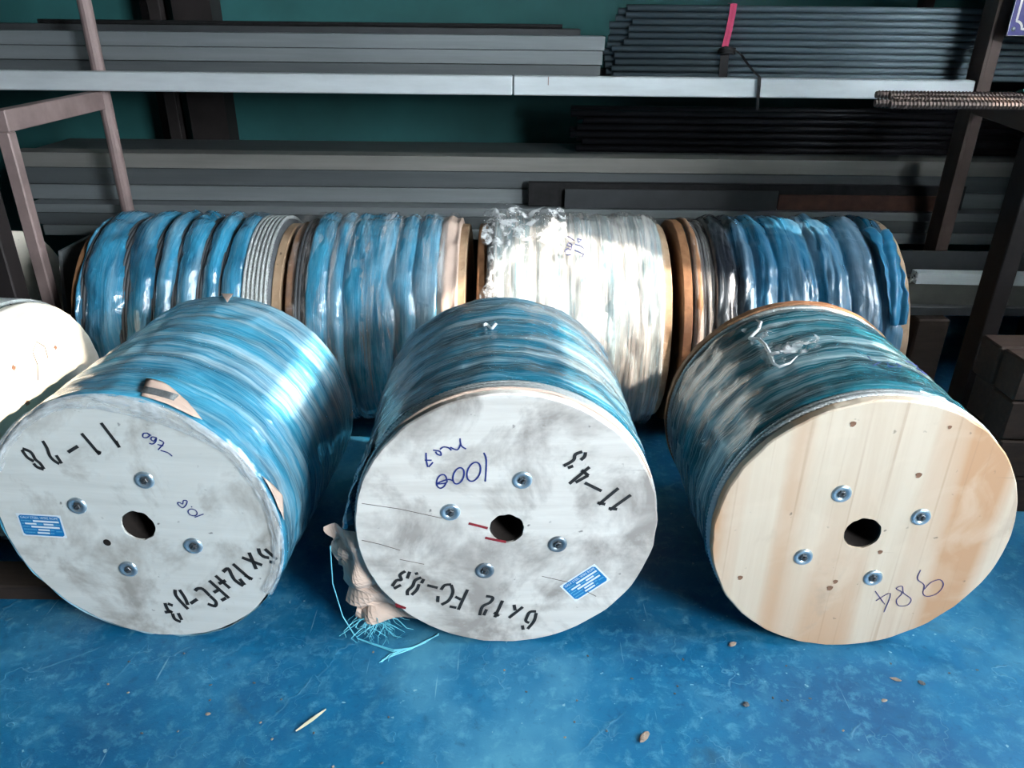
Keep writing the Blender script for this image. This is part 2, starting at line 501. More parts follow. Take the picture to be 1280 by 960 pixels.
struct(MB().box(X0 - 0.2, X1 + 0.2, Y0 - 0.2, Y1 + 0.2, -0.12, 0.0).build('floor', M['floor']))
cl = MB().box(X0 - 0.2, X1 + 0.2, Y0 - 0.2, Y1 + 0.2, ZC, ZC + 0.06)
struct(cl.build('ceiling', M['ceiling']))
struct(MB().box(X0, X1, Y1, Y1 + 0.15, 0, ZC).build('wall_back', M['wall']))
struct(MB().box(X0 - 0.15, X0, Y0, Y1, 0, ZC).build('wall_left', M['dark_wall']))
SIDE_OPENING = (-2.1, -0.4, 1.4, 2.6)  # unseen side window, placed and sized to light the reels from the right
SUN_OPENINGS = [(0.40, 0.92, 2.82, 3.08), (0.56, 1.06, 2.43, 2.57), (0.92, 1.28, 1.32, 1.79), (0.66, 1.08, 1.93, 2.24), (1.33, 1.70, 1.66, 2.36), (1.92, 2.20, 1.70, 1.92)]  # openings added and sized so sunbeams land on chosen reels and bars
struct(slab_with_holes('x', X1, 0.06, Y0, Y1, 0, ZC, [SIDE_OPENING] + SUN_OPENINGS).build('wall_right', M['dark_wall']))
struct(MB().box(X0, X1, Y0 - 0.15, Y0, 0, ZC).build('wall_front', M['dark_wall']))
for k, (a, b, c, d) in enumerate([SIDE_OPENING] + SUN_OPENINGS):
    fr = MB()
    w = 0.03
    fr.box(X1 + 0.06, X1 + 0.09, a - w, a, c - w, d + w).box(X1 + 0.06, X1 + 0.09, b, b + w, c - w, d + w)
    fr.box(X1 + 0.06, X1 + 0.09, a, b, c - w, c).box(X1 + 0.06, X1 + 0.09, a, b, d, d + w)
    struct(fr.build('light_opening_%d' % (k + 1), M['dark_steel']))  # frames of the side window and the added sun openings
struct(MB().box(-18, 30, -30, 20, -0.30, -0.14).build('ground_outside', M['yard']))

# partition added out of view to put the right end of the rack in shade
struct(MB().box(1.75, X1, 0.62, 0.70, 0, 2.25).build('shade_partition', M['dark_wall']))

# slab added far outside, only to keep the sun off the big side opening
struct(MB().box(20.0, 20.3, -7.4, -5.03, -0.2, 17.0).build('sun_blocker', M['block']))

# rear wall columns that show dark behind the shelves
struct(MB().box(-1.66, -1.58, 3.77, Y1, 0, ZC).build('trim_1', M['dark_steel']))
struct(MB().box(-1.50, -1.33, 3.72, Y1, 0, ZC).build('trim_2', M['dark_steel']))

# ------------------------------------------------------------------ the welded storage rack
rack = thing('storage_rack', 'welded steel rack with pale front beam behind the row of rope reels', 'rack', (0, 3.05, 0))
def rp(mb, name, mat, bev=0.002, label=None):
    for i, v in enumerate(mb.v):
        mb.v[i] = (v[0], v[1] - 3.05, v[2])
    o = mb.build(name, M[mat], rack)
    if bev:
        bevel(o, bev)
    if label:
        o['label'] = label
    return o
rp(MB().box(-2.6, -0.010, 2.97, 3.02, 1.069, 1.135), 'front_beam', 'beam', 0.004, 'pale galvanised shelf beam, left length')
rp(MB().box(-0.006, 1.66, 2.97, 3.02, 1.069, 1.135), 'front_beam', 'beam', 0.004, 'pale galvanised shelf beam, right length')
rp(MB().box(0.118, 0.121, 2.9685, 2.97, 1.105, 1.134), 'weld_mark', 'primer', 0)
rp(MB().box(-2.6, 2.5, 3.60, 3.65, 1.05, 1.12), 'rear_beam', 'dark_steel')
rp(MB().box(-2.6, 2.5, 2.97, 3.02, 1.88, 1.95), 'upper_beam', 'brown_steel')
rp(MB().tube([(-1.537, 3.046, 0), (-1.537, 3.046, 2.3)], 0.024, 14), 'rear_post', 'primer', 0, 'round primer-coated post')
rp(MB().box(1.685, 1.697, 3.0, 3.09, 0, 2.3).box(1.697, 1.735, 3.0, 3.012, 0, 2.3), 'rear_post', 'brown_steel', 0.001)
rp(MB().box(2.42, 2.48, 3.0, 3.06, 0, 2.3), 'rear_post', 'dark_steel')
rp(MB().box(-2.5, -2.44, 3.0, 3.06, 0, 2.3), 'rear_post', 'dark_steel')
for x in (-2.47, -1.537, 1.74, 2.45):
    rp(MB().box(x - 0.025, x + 0.025, 3.62, 3.67, 0, 2.3), 'wall_post', 'dark_steel')
    rp(MB().box(x - 0.025, x + 0.025, 3.095, 3.62, 1.06, 1.118), 'shelf_bearer', 'dark_steel')
    rp(MB().box(x - 0.025, x + 0.025, 3.095, 3.62, 0.435, 0.494), 'shelf_bearer', 'dark_steel')
rp(MB().box(-1.575, -1.53, 2.42, 3.04, 1.0, 1.064), 'side_rail', 'primer', 0.003)
rp(MB().box(-1.575, -1.535, 2.42, 2.46, 0, 1.0), 'front_post', 'primer', 0.004)
rp(MB().box(-1.63, -1.56, 2.28, 2.35, 0, 1.9), 'front_post', 'dark_steel', 0.004)
RR = Matrix.Translation((1.56, 2.38, 0)) @ Matrix.Rotation(math.atan2(-0.13, 0.64), 4, 'Z')
rp(MB().box(0, 0.05, 0, 0.66, 1.02, 1.095, RR), 'side_rail', 'brown_steel', 0.003)
rp(MB().box(1.53, 1.585, 2.33, 2.42, 0, 1.018), 'front_post', 'dark_steel', 0.003)

# ------------------------------------------------------------------ long stock on the shelves
def rect_tube_mesh(w, h, L, t=0.003):
    """hollow rectangular section lying along X, origin at its left end, bottom front edge"""
    mb = MB()
    o = [(0, 0), (w, 0), (w, h), (0, h)]
    i = [(t, t), (w - t, t), (w - t, h - t), (t, h - t)]
    for x in (0, L):
        mb.v += [(x, p[0], p[1]) for p in o] + [(x, p[0], p[1]) for p in i]
    for k in range(4):
        k2 = (k + 1) % 4
        mb.f.append((k, k2, 8 + k2, 8 + k))
        mb.f.append((4 + k, 12 + k, 12 + k2, 4 + k2))
        mb.f.append((k, 4 + k, 4 + k2, k2))
        mb.f.append((8 + k, 8 + k2, 12 + k2, 12 + k))
    return mb

def profile(name, mat, x, y, z, w, h, L, label, cat, group=None, rz=0.0):
    o = rect_tube_mesh(w, h, L).build(name, M[mat])
    o.location = (x, y, z)
    o.rotation_euler = (0, 0, rz)
    bevel(o, 0.0025, 2)
    return tag(o, label, cat, group)

# upper shelf, left
z = 1.119
ordn = ['bottom', 'middle', 'top']
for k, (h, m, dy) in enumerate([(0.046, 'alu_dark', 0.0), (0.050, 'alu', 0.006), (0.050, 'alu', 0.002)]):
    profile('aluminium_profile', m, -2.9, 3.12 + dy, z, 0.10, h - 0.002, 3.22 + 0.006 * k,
            'long grey aluminium profile on the upper shelf, %s of the three facing bars' % ordn[k], 'profile', 'profiles on the upper shelf')
    z += h
profile('aluminium_profile', 'flat_bar', -2.9, 3.26, 1.119, 0.10, 0.165, 3.15, 'dark tall profile lying behind the three upper-shelf bars', 'profile', 'profiles on the upper shelf')
for k, (x, zz, yy) in enumerate([(-1.86, 1.3035, 3.30), (-1.82, 1.2925, 3.27)]):
    o = MB().tube([(0, 0, 0), (2.0, 0, 0)], 0.008, 8).build('thin_rod', M['black_bar'])
    o.location = (x, yy, 1.119 + 0.165 + 0.008)
    tag(o, ['thin black rod on the upper-shelf profiles, the one reaching furthest left',
            'thin black rod on the upper-shelf profiles, the slightly shorter front one'][k], 'rod', 'thin rods on the upper shelf')

# lower shelf stack
z = 0.496
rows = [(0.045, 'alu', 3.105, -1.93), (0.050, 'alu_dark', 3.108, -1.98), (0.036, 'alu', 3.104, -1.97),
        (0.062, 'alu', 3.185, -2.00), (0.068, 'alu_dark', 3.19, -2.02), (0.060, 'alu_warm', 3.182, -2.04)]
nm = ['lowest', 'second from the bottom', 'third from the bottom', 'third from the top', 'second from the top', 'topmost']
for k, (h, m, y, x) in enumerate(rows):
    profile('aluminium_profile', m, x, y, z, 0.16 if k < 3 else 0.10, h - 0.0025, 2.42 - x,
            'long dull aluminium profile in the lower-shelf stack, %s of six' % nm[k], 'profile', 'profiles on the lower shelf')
    z += h
zl = 0.496 + 0.045 + 0.050 + 0.036
# a second layer behind, carrying the dark pipes
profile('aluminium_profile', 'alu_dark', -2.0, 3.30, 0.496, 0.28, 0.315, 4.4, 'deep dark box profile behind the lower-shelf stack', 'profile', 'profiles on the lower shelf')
bar = MB().box(0, 0.86, 0, 0.006, 0, 0.076).build('flat_bar', M['flat_bar'])
bar.location = (0.205, 3.118, zl)
tag(bevel(bar, 0.001), 'dark grey flat steel bar standing on edge in front of the lower-shelf stack', 'bar')
bar = MB().box(0, 0.66, 0, 0.006, 0, 0.062).build('flat_bar', M['rust_bar'])
bar.location = (1.07, 3.122, zl)
tag(bevel(bar, 0.001), 'rusty brown flat bar on edge, right of the dark grey flat bar', 'bar')
bar = MB().box(0, 1.77, 0, 0.025, 0, 0.098).build('flat_bar', M['black_bar'])  # near-black strip from mid-shelf to the right
bar.location = (0.057, 3.14, zl)
tag(bevel(bar, 0.003), 'long near-black bar behind the flat bars on the lower shelf', 'bar')

# pipes
def pipe_mesh(r, L, n=12, t=0.0022):
    mb = MB()
    prof = [(r - t, 0.0), (r, 0.0), (r, L), (r - t, L), (r - t, 0.0)]
    for (q, x) in prof:
        for k in range(n):
            a = 2 * PI * k / n
            mb.v.append((x, q * math.cos(a), q * math.sin(a)))
    for i in range(len(prof) - 1):
        for k in range(n):
            k2 = (k + 1) % n
            mb.f.append((i * n + k, i * n + k2, (i + 1) * n + k2, (i + 1) * n + k))
    me = mb.mesh('pipe', True)
    return me
PR = 0.0114
pm = pipe_mesh(PR, 2.1)
ends = [0.372, 0.366, 0.378, 0.371, 0.360, 0.404, 0.418, 0.420, 0.432, 0.402, 0.408]
ends2 = [0.348, 0.340, 0.336, 0.334, 0.342, 0.345, 0.352, 0.346, 0.372, 0.380, 0.39]
for row in range(11):
    for colm in range(3):
        if colm == 1 and row == 10:
            continue
        o = link('steel_pipe', pm, M['pipe'])
        zoff = PR if colm == 1 else 0.0
        o.location = ((ends, ends2, [e + 0.02 for e in ends2])[colm][row] + rnd(-.003, .003), 3.134 + colm * PR * 1.76, 1.119 + PR + row * PR * 2.01 + zoff)
        tag(o, 'grey steel pipe in the pink-strapped bundle on the upper shelf', 'pipe', 'pipes in the strapped bundle')
strap = thing('pink_strap', 'pink plastic strap tied round the grey pipe bundle', 'strap', (0.78, 3.12, 1.26))
def sp(pts, w, mat, name, par, yoff=0.0):
    mb = MB()
    b = 0
    for (x, y, zc) in pts:
        mb.v += [(x - w / 2, y, zc), (x + w / 2, y, zc), (x + w / 2, y + 0.0015, zc), (x - w / 2, y + 0.0015, zc)]
    for i in range(len(pts) - 1):
        a = i * 4
        for k in range(4):
            k2 = (k + 1) % 4
            mb.f.append((a + k, a + k2, a + 4 + k2, a + 4 + k))
    return mb.build(name, M[mat], par)
sp([(0.012, 0.05, 0.118), (0.012, -0.002, 0.116), (0.011, -0.0015, 0.08), (0.006, -0.0015, 0.03), (-0.002, -0.0015, -0.035)], 0.024, 'pink', 'strap_band', strap)
sp([(0.020, 0.05, 0.1185), (0.019, -0.0045, 0.116), (0.015, -0.004, 0.06), (0.004, -0.004, -0.03)], 0.010, 'pink', 'strap_fold', strap)
bs = thing('black_strap', 'black strap knotted round the pipe bundle, its tail hanging over the beam', 'strap', (0.785, 3.12, 1.20))
sp([(-0.004, -0.002, 0.02), (-0.003, -0.003, -0.03), (0.0, -0.002, -0.078)], 0.032, 'black_strap', 'strap_band', bs)
kn = MB()
for k in range(3):
    kn.tube([(-0.03 + rnd(-.004, .004), -0.006, 0.024 - k * 0.006), (-0.008, -0.014, 0.028 - k * 0.008), (0.012, -0.012, 0.024 - k * 0.004), (0.032, -0.006, 0.026 - k * 0.008)], [0.004, 0.008, 0.008, 0.004], 6)
kn.build('knot', M['black_strap'], bs, True)
sp([(0.030, -0.008, 0.022), (0.055, -0.016, 0.006), (0.072, -0.04, -0.020), (0.085, -0.09, -0.044), (0.0925, -0.156, -0.060), (0.094, -0.160, -0.088), (0.096, -0.158, -0.118), (0.099, -0.154, -0.150), (0.102, -0.152, -0.172)], 0.011, 'black_strap', 'strap_tail', bs)

dpm = pipe_mesh(0.0140, 1.95)
for row in range(6):
    for colm in range(2):
        o = link('dark_pipe', dpm, M['shaded_pipe'])
        o.location = (0.26 + 0.03 * math.sin(row * 2.1 + colm), 3.36 + colm * 0.0250, 0.811 + 0.014 + row * 0.0282 + (0.0141 if colm else 0))
        tag(o, 'dark pipe in the dim bundle at the back of the lower shelf', 'pipe', 'dark pipes on the lower shelf')

# ribbed bars sticking out over the right end of the rack
def rebar_mesh(L, r=0.0108):
    mb = MB()
    prof = [(0.0001, 0.0), (r, 0.0)]
    y = 0.006
    while y < L:
        prof += [(r, y), (r * 1.22, y + 0.002), (r * 1.22, y + 0.0045), (r, y + 0.0065)]
        y += 0.0115
    prof += [(r, L), (0.0001, L)]
    mb.lathe_y(prof, 8)
    return mb.mesh('rebar', False)
rbm = rebar_mesh(1.35)
rb_spots = [(1.075, 2.435, None), (1.105, 2.400, None), (1.17, 2.535, None), (1.24, 2.57, None), (1.19, 2.70, None), (1.22, 2.665, None)]
rb_lab = ['ribbed steel bar over the rack arm, the one reaching furthest left', 'ribbed steel bar over the rack arm, nearest the viewer',
          'ribbed steel bar over the rack arm, third from the front', 'ribbed steel bar over the rack arm, fourth from the front',
          'ribbed steel bar over the rack arm, furthest back', 'ribbed steel bar over the rack arm, second from the back']
for k, (x, y, _) in enumerate(rb_spots):
    o = link('ribbed_bar', rbm, M['rebar'])
    o.location = (x, y, 1.1088)
    o.rotation_euler = (0, 0, -PI / 2 + 0.008)
    tag(o, rb_lab[k], 'bar', 'ribbed bars on the rack arm')
gt = MB()
gt.tube([(0, 0.006 + 0.034 * math.cos(a), 0.018 * math.sin(a)) for a in [2 * PI * k / 14 for k in range(14)]], 0.005, 6, closed=True)
gt.tube([(0.012, 0.006 + 0.034 * math.cos(a), 0.018 * math.sin(a)) for a in [2 * PI * k / 14 for k in range(14)]], 0.006, 6, closed=True)
o = gt.build('green_tie', M['green_tape'], None, True)
o.location = (1.66, 2.676, 1.109)
tag(o, 'green tape tie wound round the rear ribbed bars', 'tie')

# offcuts on a low block at the right
blk = MB()
blk.box(1.50, 1.62, 2.66, 2.92, 0, 0.334)
o = blk.build('timber_block', M['dark_wood'])
tag(bevel(o, 0.006), 'dark timber block under the steel offcuts beside the right rack post', 'timber')
blk = MB().box(2.05, 2.17, 2.66, 2.92, 0, 0.334)
tag(bevel(blk.build('timber_block', M['dark_wood']), 0.006), 'dark timber block further right under the steel offcuts', 'timber')
o = MB().box(0, 0.95, 0, 0.20, 0, 0.034).build('steel_plate', M['flat_bar'])
o.location = (1.345, 2.70, 0.336)
tag(bevel(o, 0.002), 'dark grey steel strip lying under the copper-tinted box section', 'plate')
bxs = profile('box_section', 'box_steel', 1.315, 2.735, 0.371, 0.115, 0.078, 0.95, 'copper-tinted open-ended steel box section beside the right rack post', 'box section', None, -0.03)
bxs.data.materials.append(M['copper_steel'])  # warm glow of the mouth and inner faces is put into the colour
for p in bxs.data.polygons:
    p.material_index = 0 if p.index % 4 in (0, 3) else 1
profile('small_channel', 'beam', 1.49, 2.725, 0.45, 0.05, 0.042, 0.8, 'pale steel channel offcut lying on the copper-tinted box section', 'channel', None, -0.03)
cr = MB()
for k in range(7):
    a = rnd(0, 6.28)
    cr.tube([(0, 0, 0), (rnd(-.012, .006), -0.004 + rnd(-.01, .004), rnd(-.02, .025)), (rnd(-.02, .0), rnd(-.012, .0), rnd(-.02, .03))], [0.007, 0.005, 0.002], 5)
o = cr.build('plastic_scrap', M['film_bunched'])
o.location = (1.478, 2.728, 0.474)
tag(o, 'crumpled bit of clear film stuck to the end of the pale channel', 'scrap')
an = MB().box(0, 0.85, 0, 0.004, 0, 0.095).box(0, 0.85, -0.045, 0.0, 0, 0.004)
o = an.build('angle_section', M['flat_bar'])
o.location = (1.435, 2.835, 0.45)
tag(bevel(o, 0.001), 'dark steel angle standing behind the pale channel offcut', 'angle section')

# enamel sign at the right edge
sg = thing('enamel_sign', 'dark blue enamel sign with white notched border, right edge of the rack', 'sign', (1.715, 2.955, 1.283))
bevel(MB().box(0, 0.42, 0, 0.004, 0, 0.34).build('sign_plate', M['sign_blue'], sg), 0.001)
bd = MB()
pts = [(0.022, 0.33), (0.022, 0.052)] + [(0.021 + 0.026 * math.sin(a), 0.021 + 0.026 * math.cos(a)) for a in [0.05, 0.4, 0.8, 1.2, 1.52]] + [(0.052, 0.022), (0.41, 0.022)]
bd.ribbon(pts, 0.008, -0.0008)
bd.build('sign_border', M['sign_white'], sg)
ed = MB()
ed.ribbon([(0.0012, 0.34), (0.0012, 0.0)], 0.0022, -0.0009)
ed.ribbon([(0.0, 0.0012), (0.42, 0.0012)], 0.0018, -0.0009)
ed.build('sign_edge', M['sign_white'], sg)
MB().lathe_y([(0.0001, -0.003), (0.006, -0.002), (0.0075, 0.0)], 14, (0.0185, 0, 0.022)).build('rivet', M['zinc'], sg, True)
for x in (0.06, 0.36):
    MB().tube([(x, 0.002, 0.335), (x, 0.012, 0.60)], 0.0015, 6).build('hanging_wire', M['dark_steel'], sg)

# ------------------------------------------------------------------ rope reels
def rope_ring_mesh(R, rr=0.0052, lay=0.062, strands=6, seg_per_lay=9):
    """one turn of six-strand wire rope round the local Y axis"""
    mb = MB()
    turns = max(1, round(2 * PI * R / lay))
    n = turns * seg_per_lay
    rs = rr * 0.50
    ns = 4
    for s in range(strands):
        ph = 2 * PI * s / strands
        b = len(mb.v)
        for i in range(n):
            th = 2 * PI * i / n
            a = ph + turns * th
            q = R + rr * 0.56 * math.cos(a)
            yy = rr * 0.56 * math.sin(a)
            for k in range(ns):
                c = a + 2 * PI * k / ns
                q2 = q + rs * math.cos(c)
                mb.v.append((q2 * math.cos(th), yy + rs * math.sin(c), q2 * math.sin(th)))
        for i in range(n):
            i2 = (i + 1) % n
            for k in range(ns):
                k2 = (k + 1) % ns
                mb.f.append((b + i * ns + k, b + i2 * ns + k, b + i2 * ns + k2, b + i * ns + k2))
    return mb.mesh('rope_turn', True)

def flange_mesh(R, y0, th, hole=0.040, n=120, seed=0.0, rough=0.0012):
    """drilled round board, front face at y0"""
    mb = MB()
    jit = lambda a, y, r: (rough * noise.noise((math.cos(a) * 9 + seed, math.sin(a) * 9, y * 30)) * 2.2 if r > hole * 1.5 else
                           0.002 * noise.noise((math.cos(a) * 3 + seed, math.sin(a) * 3, 5.0)))
    prof = [(hole, y0 + th), (hole, y0), (hole + 0.05, y0), (R * 0.6, y0), (R - 0.003, y0), (R, y0 + 0.003), (R, y0 + th - 0.003), (R - 0.003, y0 + th), (R * 0.6, y0 + th), (hole, y0 + th)]
    mb.lathe_y(prof, n, (0, 0, 0), jit)
    return mb

def wrap_mesh(R, y0, y1, amp, pitch, seed, t0=-PI, t1=PI, nt=200, ny=110, fold=0.0, puff=False, spiral=0.01, start=None, crumple=0.003, end_drop=0.03):
    """wound plastic round the coil, with the ridges of the turns under it"""
    mb = MB()
    def rad(th, v):
        cx, cz = math.cos(th), math.sin(th)
        w = noise.noise((cx * 1.6 + seed, cz * 1.6, v * 3.0)) * 0.35
        ph = (v + spiral * th / (2 * PI)) / pitch + w
        if puff:
            wide = noise.noise((seed * 3.1, v * 7.0, 0.4)) * 0.9
            q = abs(math.sin(PI * (ph + wide)))
            r = R - amp + amp * (q ** 0.7)
        else:
            r = R - amp * 0.5 + amp * 0.5 * math.sin(2 * PI * ph)
        r += crumple * noise.fractal((cx * 5 + seed, cz * 5, v * 14.0), 1.0, 2.0, 3)
        if fold:
            r += fold * (abs(noise.noise((cx * 2.2 + seed, cz * 2.2, v * 34.0))) ** 0.8) - fold * 0.3
        return r
    def fn(i, j):
        th = t0 + (t1 - t0) * i / (nt - 1)
        a = y0 + (start(th) if start else 0.0)
        f = j / (ny - 1)
        v = a + (y1 - a) * f
        if j == 0 or j == ny - 1:
            r = R - end_drop
        else:
            r = rad(th, v)
            e = min(j, ny - 1 - j)
            if e < 3:
                r -= 0.004 * (3 - e) / 3
        return (r * math.cos(th), v, r * math.sin(th))
    def uvf(i, j):
        th = t0 + (t1 - t0) * i / (nt - 1)
        a = y0 + (start(th) if start else 0.0)
        return (th * R, a + (y1 - a) * j / (ny - 1))
    mb.grid(nt, ny, fn, uvfn=uvf)
    return mb

def surf_strokes(strokes, R, w, lift):
    """pen strokes given as (angle, axial position) on a drum of radius R"""
    mb = MB()
    for s in strokes:
        P = []
        for k in range(len(s) - 1):
            (a, y), (b, z) = s[k], s[k + 1]
            for q in range(3):
                P.append((a + (b - a) * q / 3, y + (z - y) * q / 3))
        P.append(s[-1])
        mb.tube([((R + lift) * math.cos(a), y, (R + lift) * math.sin(a)) for a, y in P], w / 2, 5)
    return mb

def surf_patch(outline, R, lift, mat, name, parent, sub=3, wav=0.001, seed=0.0):
    """small sheet lying on the drum, outline as (angle, axial)"""
    mb = MB()
    ca = sum(p[0] for p in outline) / len(outline)
    cy = sum(p[1] for p in outline) / len(outline)
    n = len(outline)
    dense = []
    for k in range(n):
        a, b = outline[k], outline[(k + 1) % n]
        for q in range(4):
            dense.append((a[0] + (b[0] - a[0]) * q / 4, a[1] + (b[1] - a[1]) * q / 4))
    m = len(dense)
    for ring in range(5):
        f = ring / 4
        for (a, y) in dense:
            aa, yy = ca + (a - ca) * (1 - f * 0.98), cy + (y - cy) * (1 - f * 0.98)
            r = R + lift + wav * noise.noise((aa * 30 + seed, yy * 60, 1.0)) * 2
            mb.v.append((r * math.cos(aa), yy, r * math.sin(aa)))
    for ring in range(4):
        for k in range(m):
            k2 = (k + 1) % m
            mb.f.append((ring * m + k, ring * m + k2, (ring + 1) * m + k2, (ring + 1) * m + k))
    mb.f.append(tuple(4 * m + k for k in range(m)))
    o = mb.build(name, M[mat], parent, True)
    o.location = (0, 0, R)
    sm = o.modifiers.new('sheet', 'SOLIDIFY')
    sm.thickness = 0.0008
    return o

def washer_mesh():
    return MB().lathe_y([(0.0215, 0.0), (0.0205, -0.0025), (0.018, -0.0048), (0.0145, -0.0042), (0.0105, -0.0018), (0.0095, -0.0008), (0.002, -0.0008)], 24).mesh('washer', True)
def bolt_mesh():
    mb = MB()
    mb.lathe_y([(0.0088, 0.0), (0.0088, -0.0052), (0.0078, -0.0062), (0.0050, -0.0062), (0.0042, -0.0030), (0.0001, -0.0030)], 6)
    mb.tube([(0.001, -0.003, 0.001), (0.0015, -0.0085, 0.0015)], 0.0026, 6)
    return mb.mesh('bolt', False)
WASHER, BOLT = washer_mesh(), bolt_mesh()
WASHER_D = WASHER.copy()
WASHER.materials.append(M['zinc'])
WASHER_D.materials.append(M['zinc_dark'])
BOLT.materials.append(M['bolt'])

def add_bolts(root, spots, zc, dull=()):
    for k, (u, v) in enumerate(spots):
        w = link('washer', WASHER_D if k in dull else WASHER, None, root)
        w.location = (u, 0.0, v + zc)
        b = link('bolt', BOLT, None, w)
        b.rotation_euler = (0, rnd(0, 1.0), 0)

def curved(P):
    """rounds a pen stroke (Catmull-Rom through its points)"""
    if len(P) < 3:
        return P
    shut = math.hypot(P[0][0] - P[-1][0], P[0][1] - P[-1][1]) < 1e-4
    n = len(P)
    out = []
    for i in range(n - 1):
        p0 = P[i - 1] if i > 0 else (P[-2] if shut else P[0])
        p1, p2 = P[i], P[i + 1]
        p3 = P[i + 2] if i + 2 < n else (P[1] if shut else P[-1])
        for q in range(4):
            t = q / 4
            out.append(tuple(0.5 * (2 * p1[d] + (p2[d] - p0[d]) * t + (2 * p0[d] - 5 * p1[d] + 4 * p2[d] - p3[d]) * t * t + (3 * p1[d] - p0[d] - 3 * p2[d] + p3[d]) * t ** 3) for d in (0, 1)))
    return out + [P[-1]]

def strokes(root, name, data, w, mat, zc, y=-0.0009, label=None):
    mb = MB()
    for s in data:
        mb.ribbon(curved(s) if name in ('handwriting', 'stencil_lettering') else s, w, y)
    o = mb.build(name, M[mat], root)
    o.location = (0, 0, zc)
    if label:
        o['label'] = label
    return o

def text_mesh(body, size):
    cu = bpy.data.curves.new('print', 'FONT')
    cu.body = body
    cu.size = size
    cu.resolution_u = 2
    cu.align_x = 'LEFT'
    tmp = bpy.data.objects.new('print_tmp', cu)
    COL.objects.link(tmp)
    bpy.context.view_layer.update()
    dg = bpy.context.evaluated_depsgraph_get()
    me = bpy.data.meshes.new_from_object(tmp.evaluated_get(dg))
    bpy.data.objects.remove(tmp)
    return me

def sticker(root, quad, zc):
    """maker's label: white edge, blue field, title and filled-in rows"""
    A, B, C, D = [Vector(q) for q in quad]
    U, V = (B - A), (D - A)
    P = lambda s, t: A + U * s + V * t
    y = -0.0007
    def poly(pts, yy, mb):
        b = len(mb.v)
        mb.v += [(P(s, t).x, yy, P(s, t).y) for s, t in pts]
        mb.f.append(tuple(b + k for k in range(len(pts))))
    mb = MB()
    poly([(0, 0), (1, 0), (1, 1), (0, 1)], y, mb)
    o = mb.build('label_sticker', M['sticker'], root)
    o['label'] = 'blue and white maker label headed GALV STEEL WIRE ROPE'
    o.location = (0, 0, zc)
    mb = MB()
    poly([(0.09, 0.06), (0.91, 0.06), (0.96, 0.13), (0.96, 0.87), (0.91, 0.94), (0.09, 0.94), (0.04, 0.87), (0.04, 0.13)], y - 0.0002, mb)
    mb.build('label_panel', M['sticker_blue'], o)
    mb = MB()
    bars = [(0.34, 0.92, 0.265, 0.345), (0.14, 0.40, 0.395, 0.47), (0.56, 0.78, 0.395, 0.47), (0.26, 0.90, 0.52, 0.60), (0.40, 0.66, 0.65, 0.725), (0.36, 0.64, 0.785, 0.86)]
    for (a, b, c, d) in bars:
        poly([(a, c), (b, c), (b, d), (a, d)], y - 0.0004, mb)
    mb.build('label_field', M['sticker'], o)
    mb = MB()
    for (a, b, c) in [(0.07, 0.30, 0.285), (0.07, 0.12, 0.41), (0.42, 0.54, 0.41), (0.80, 0.92, 0.41), (0.07, 0.23, 0.54), (0.08, 0.36, 0.665), (0.69, 0.76, 0.665), (0.80, 0.93, 0.70), (0.08, 0.32, 0.80), (0.67, 0.74, 0.80)]:
        s = a
        while s < b:
            e = min(b, s + rnd(0.012, 0.03))
            poly([(s, c), (e, c), (e, c + 0.045), (s, c + 0.045)], y - 0.0004, mb)
            s = e + 0.009
    mb.build('label_small_print', M['sticker_pale'], o)['kind'] = 'stuff'
    me = text_mesh('GALV STEEL WIRE ROPE', 1.0)
    xs = [v.co.x for v in me.vertices]
    wdt = max(xs) - min(xs)
    for v in me.vertices:
        s, t = 0.08 + (v.co.x - min(xs)) / wdt * 0.84, 0.205 - v.co.y * 0.145
        p = P(s, t)
        v.co = (p.x, y - 0.0004, p.y)
    link('label_title', me, M['sticker'], o)
    return o

def reel_base(name, label, x, y, R, psi, L, front='ply_grey', back='brown_wood', hole=0.040, fth=0.028, Rb=None, Rc=None, seed=0.0, front_R=None):
    """x, y: centre of the front face on the floor plan; the drum runs along local +Y"""
    root = thing(name, label, 'reel', (x, y, 0), psi, 'wire rope reels')
    fl = flange_mesh(front_R or R, 0.0, fth, hole, seed=seed).build('front_flange', M[front], root)
    fl.location = (0, 0, R)
    bf = flange_mesh(Rb or R, L - fth, fth, hole, seed=seed + 4).build('back_flange', M[back], root)
    bf.location = (0, 0, R)
    hb = MB().lathe_y([(hole - 0.0015, 0.003), (hole - 0.0025, 0.006), (hole - 0.0025, L - 0.004)], 32).build('hub_tube', M['dark_hole'], root, True)
    hb.location = (0, 0, R)
    rc = Rc or R - 0.016
    prof = [(hole + 0.004, fth + 0.001), (rc - 0.004, fth + 0.001)]
    yy = fth + 0.001
    while yy < L - fth - 0.012:
        prof += [(rc - 0.004, yy), (rc, yy + 0.003), (rc, yy + 0.008), (rc - 0.004, yy + 0.011)]
        yy += 0.011
    prof += [(rc - 0.004, L - fth - 0.001), (hole + 0.004, L - fth - 0.001)]
    co = MB().lathe_y(prof, 72).build('wire_coil', M['coil'], root, True)
    co.location = (0, 0, R)
    return root

def add_wrap(root, R, mb, mat, name='plastic_wrap', label=None):
    o = mb.build(name, M[mat], root, True)
    o.location = (0, 0, R)
    if label:
        o['label'] = label
    return o

def add_rope(root, R, Rr, ys, mat='rope', rr=0.0055):
    me = rope_ring_mesh(Rr, rr)
    me.materials.append(M[mat])
    for k, yv in enumerate(ys):
        o = link('rope_turn', me, None, root)
        o.location = (0, yv, R)
        o.rotation_euler = (0, 0.13 * k, 0)

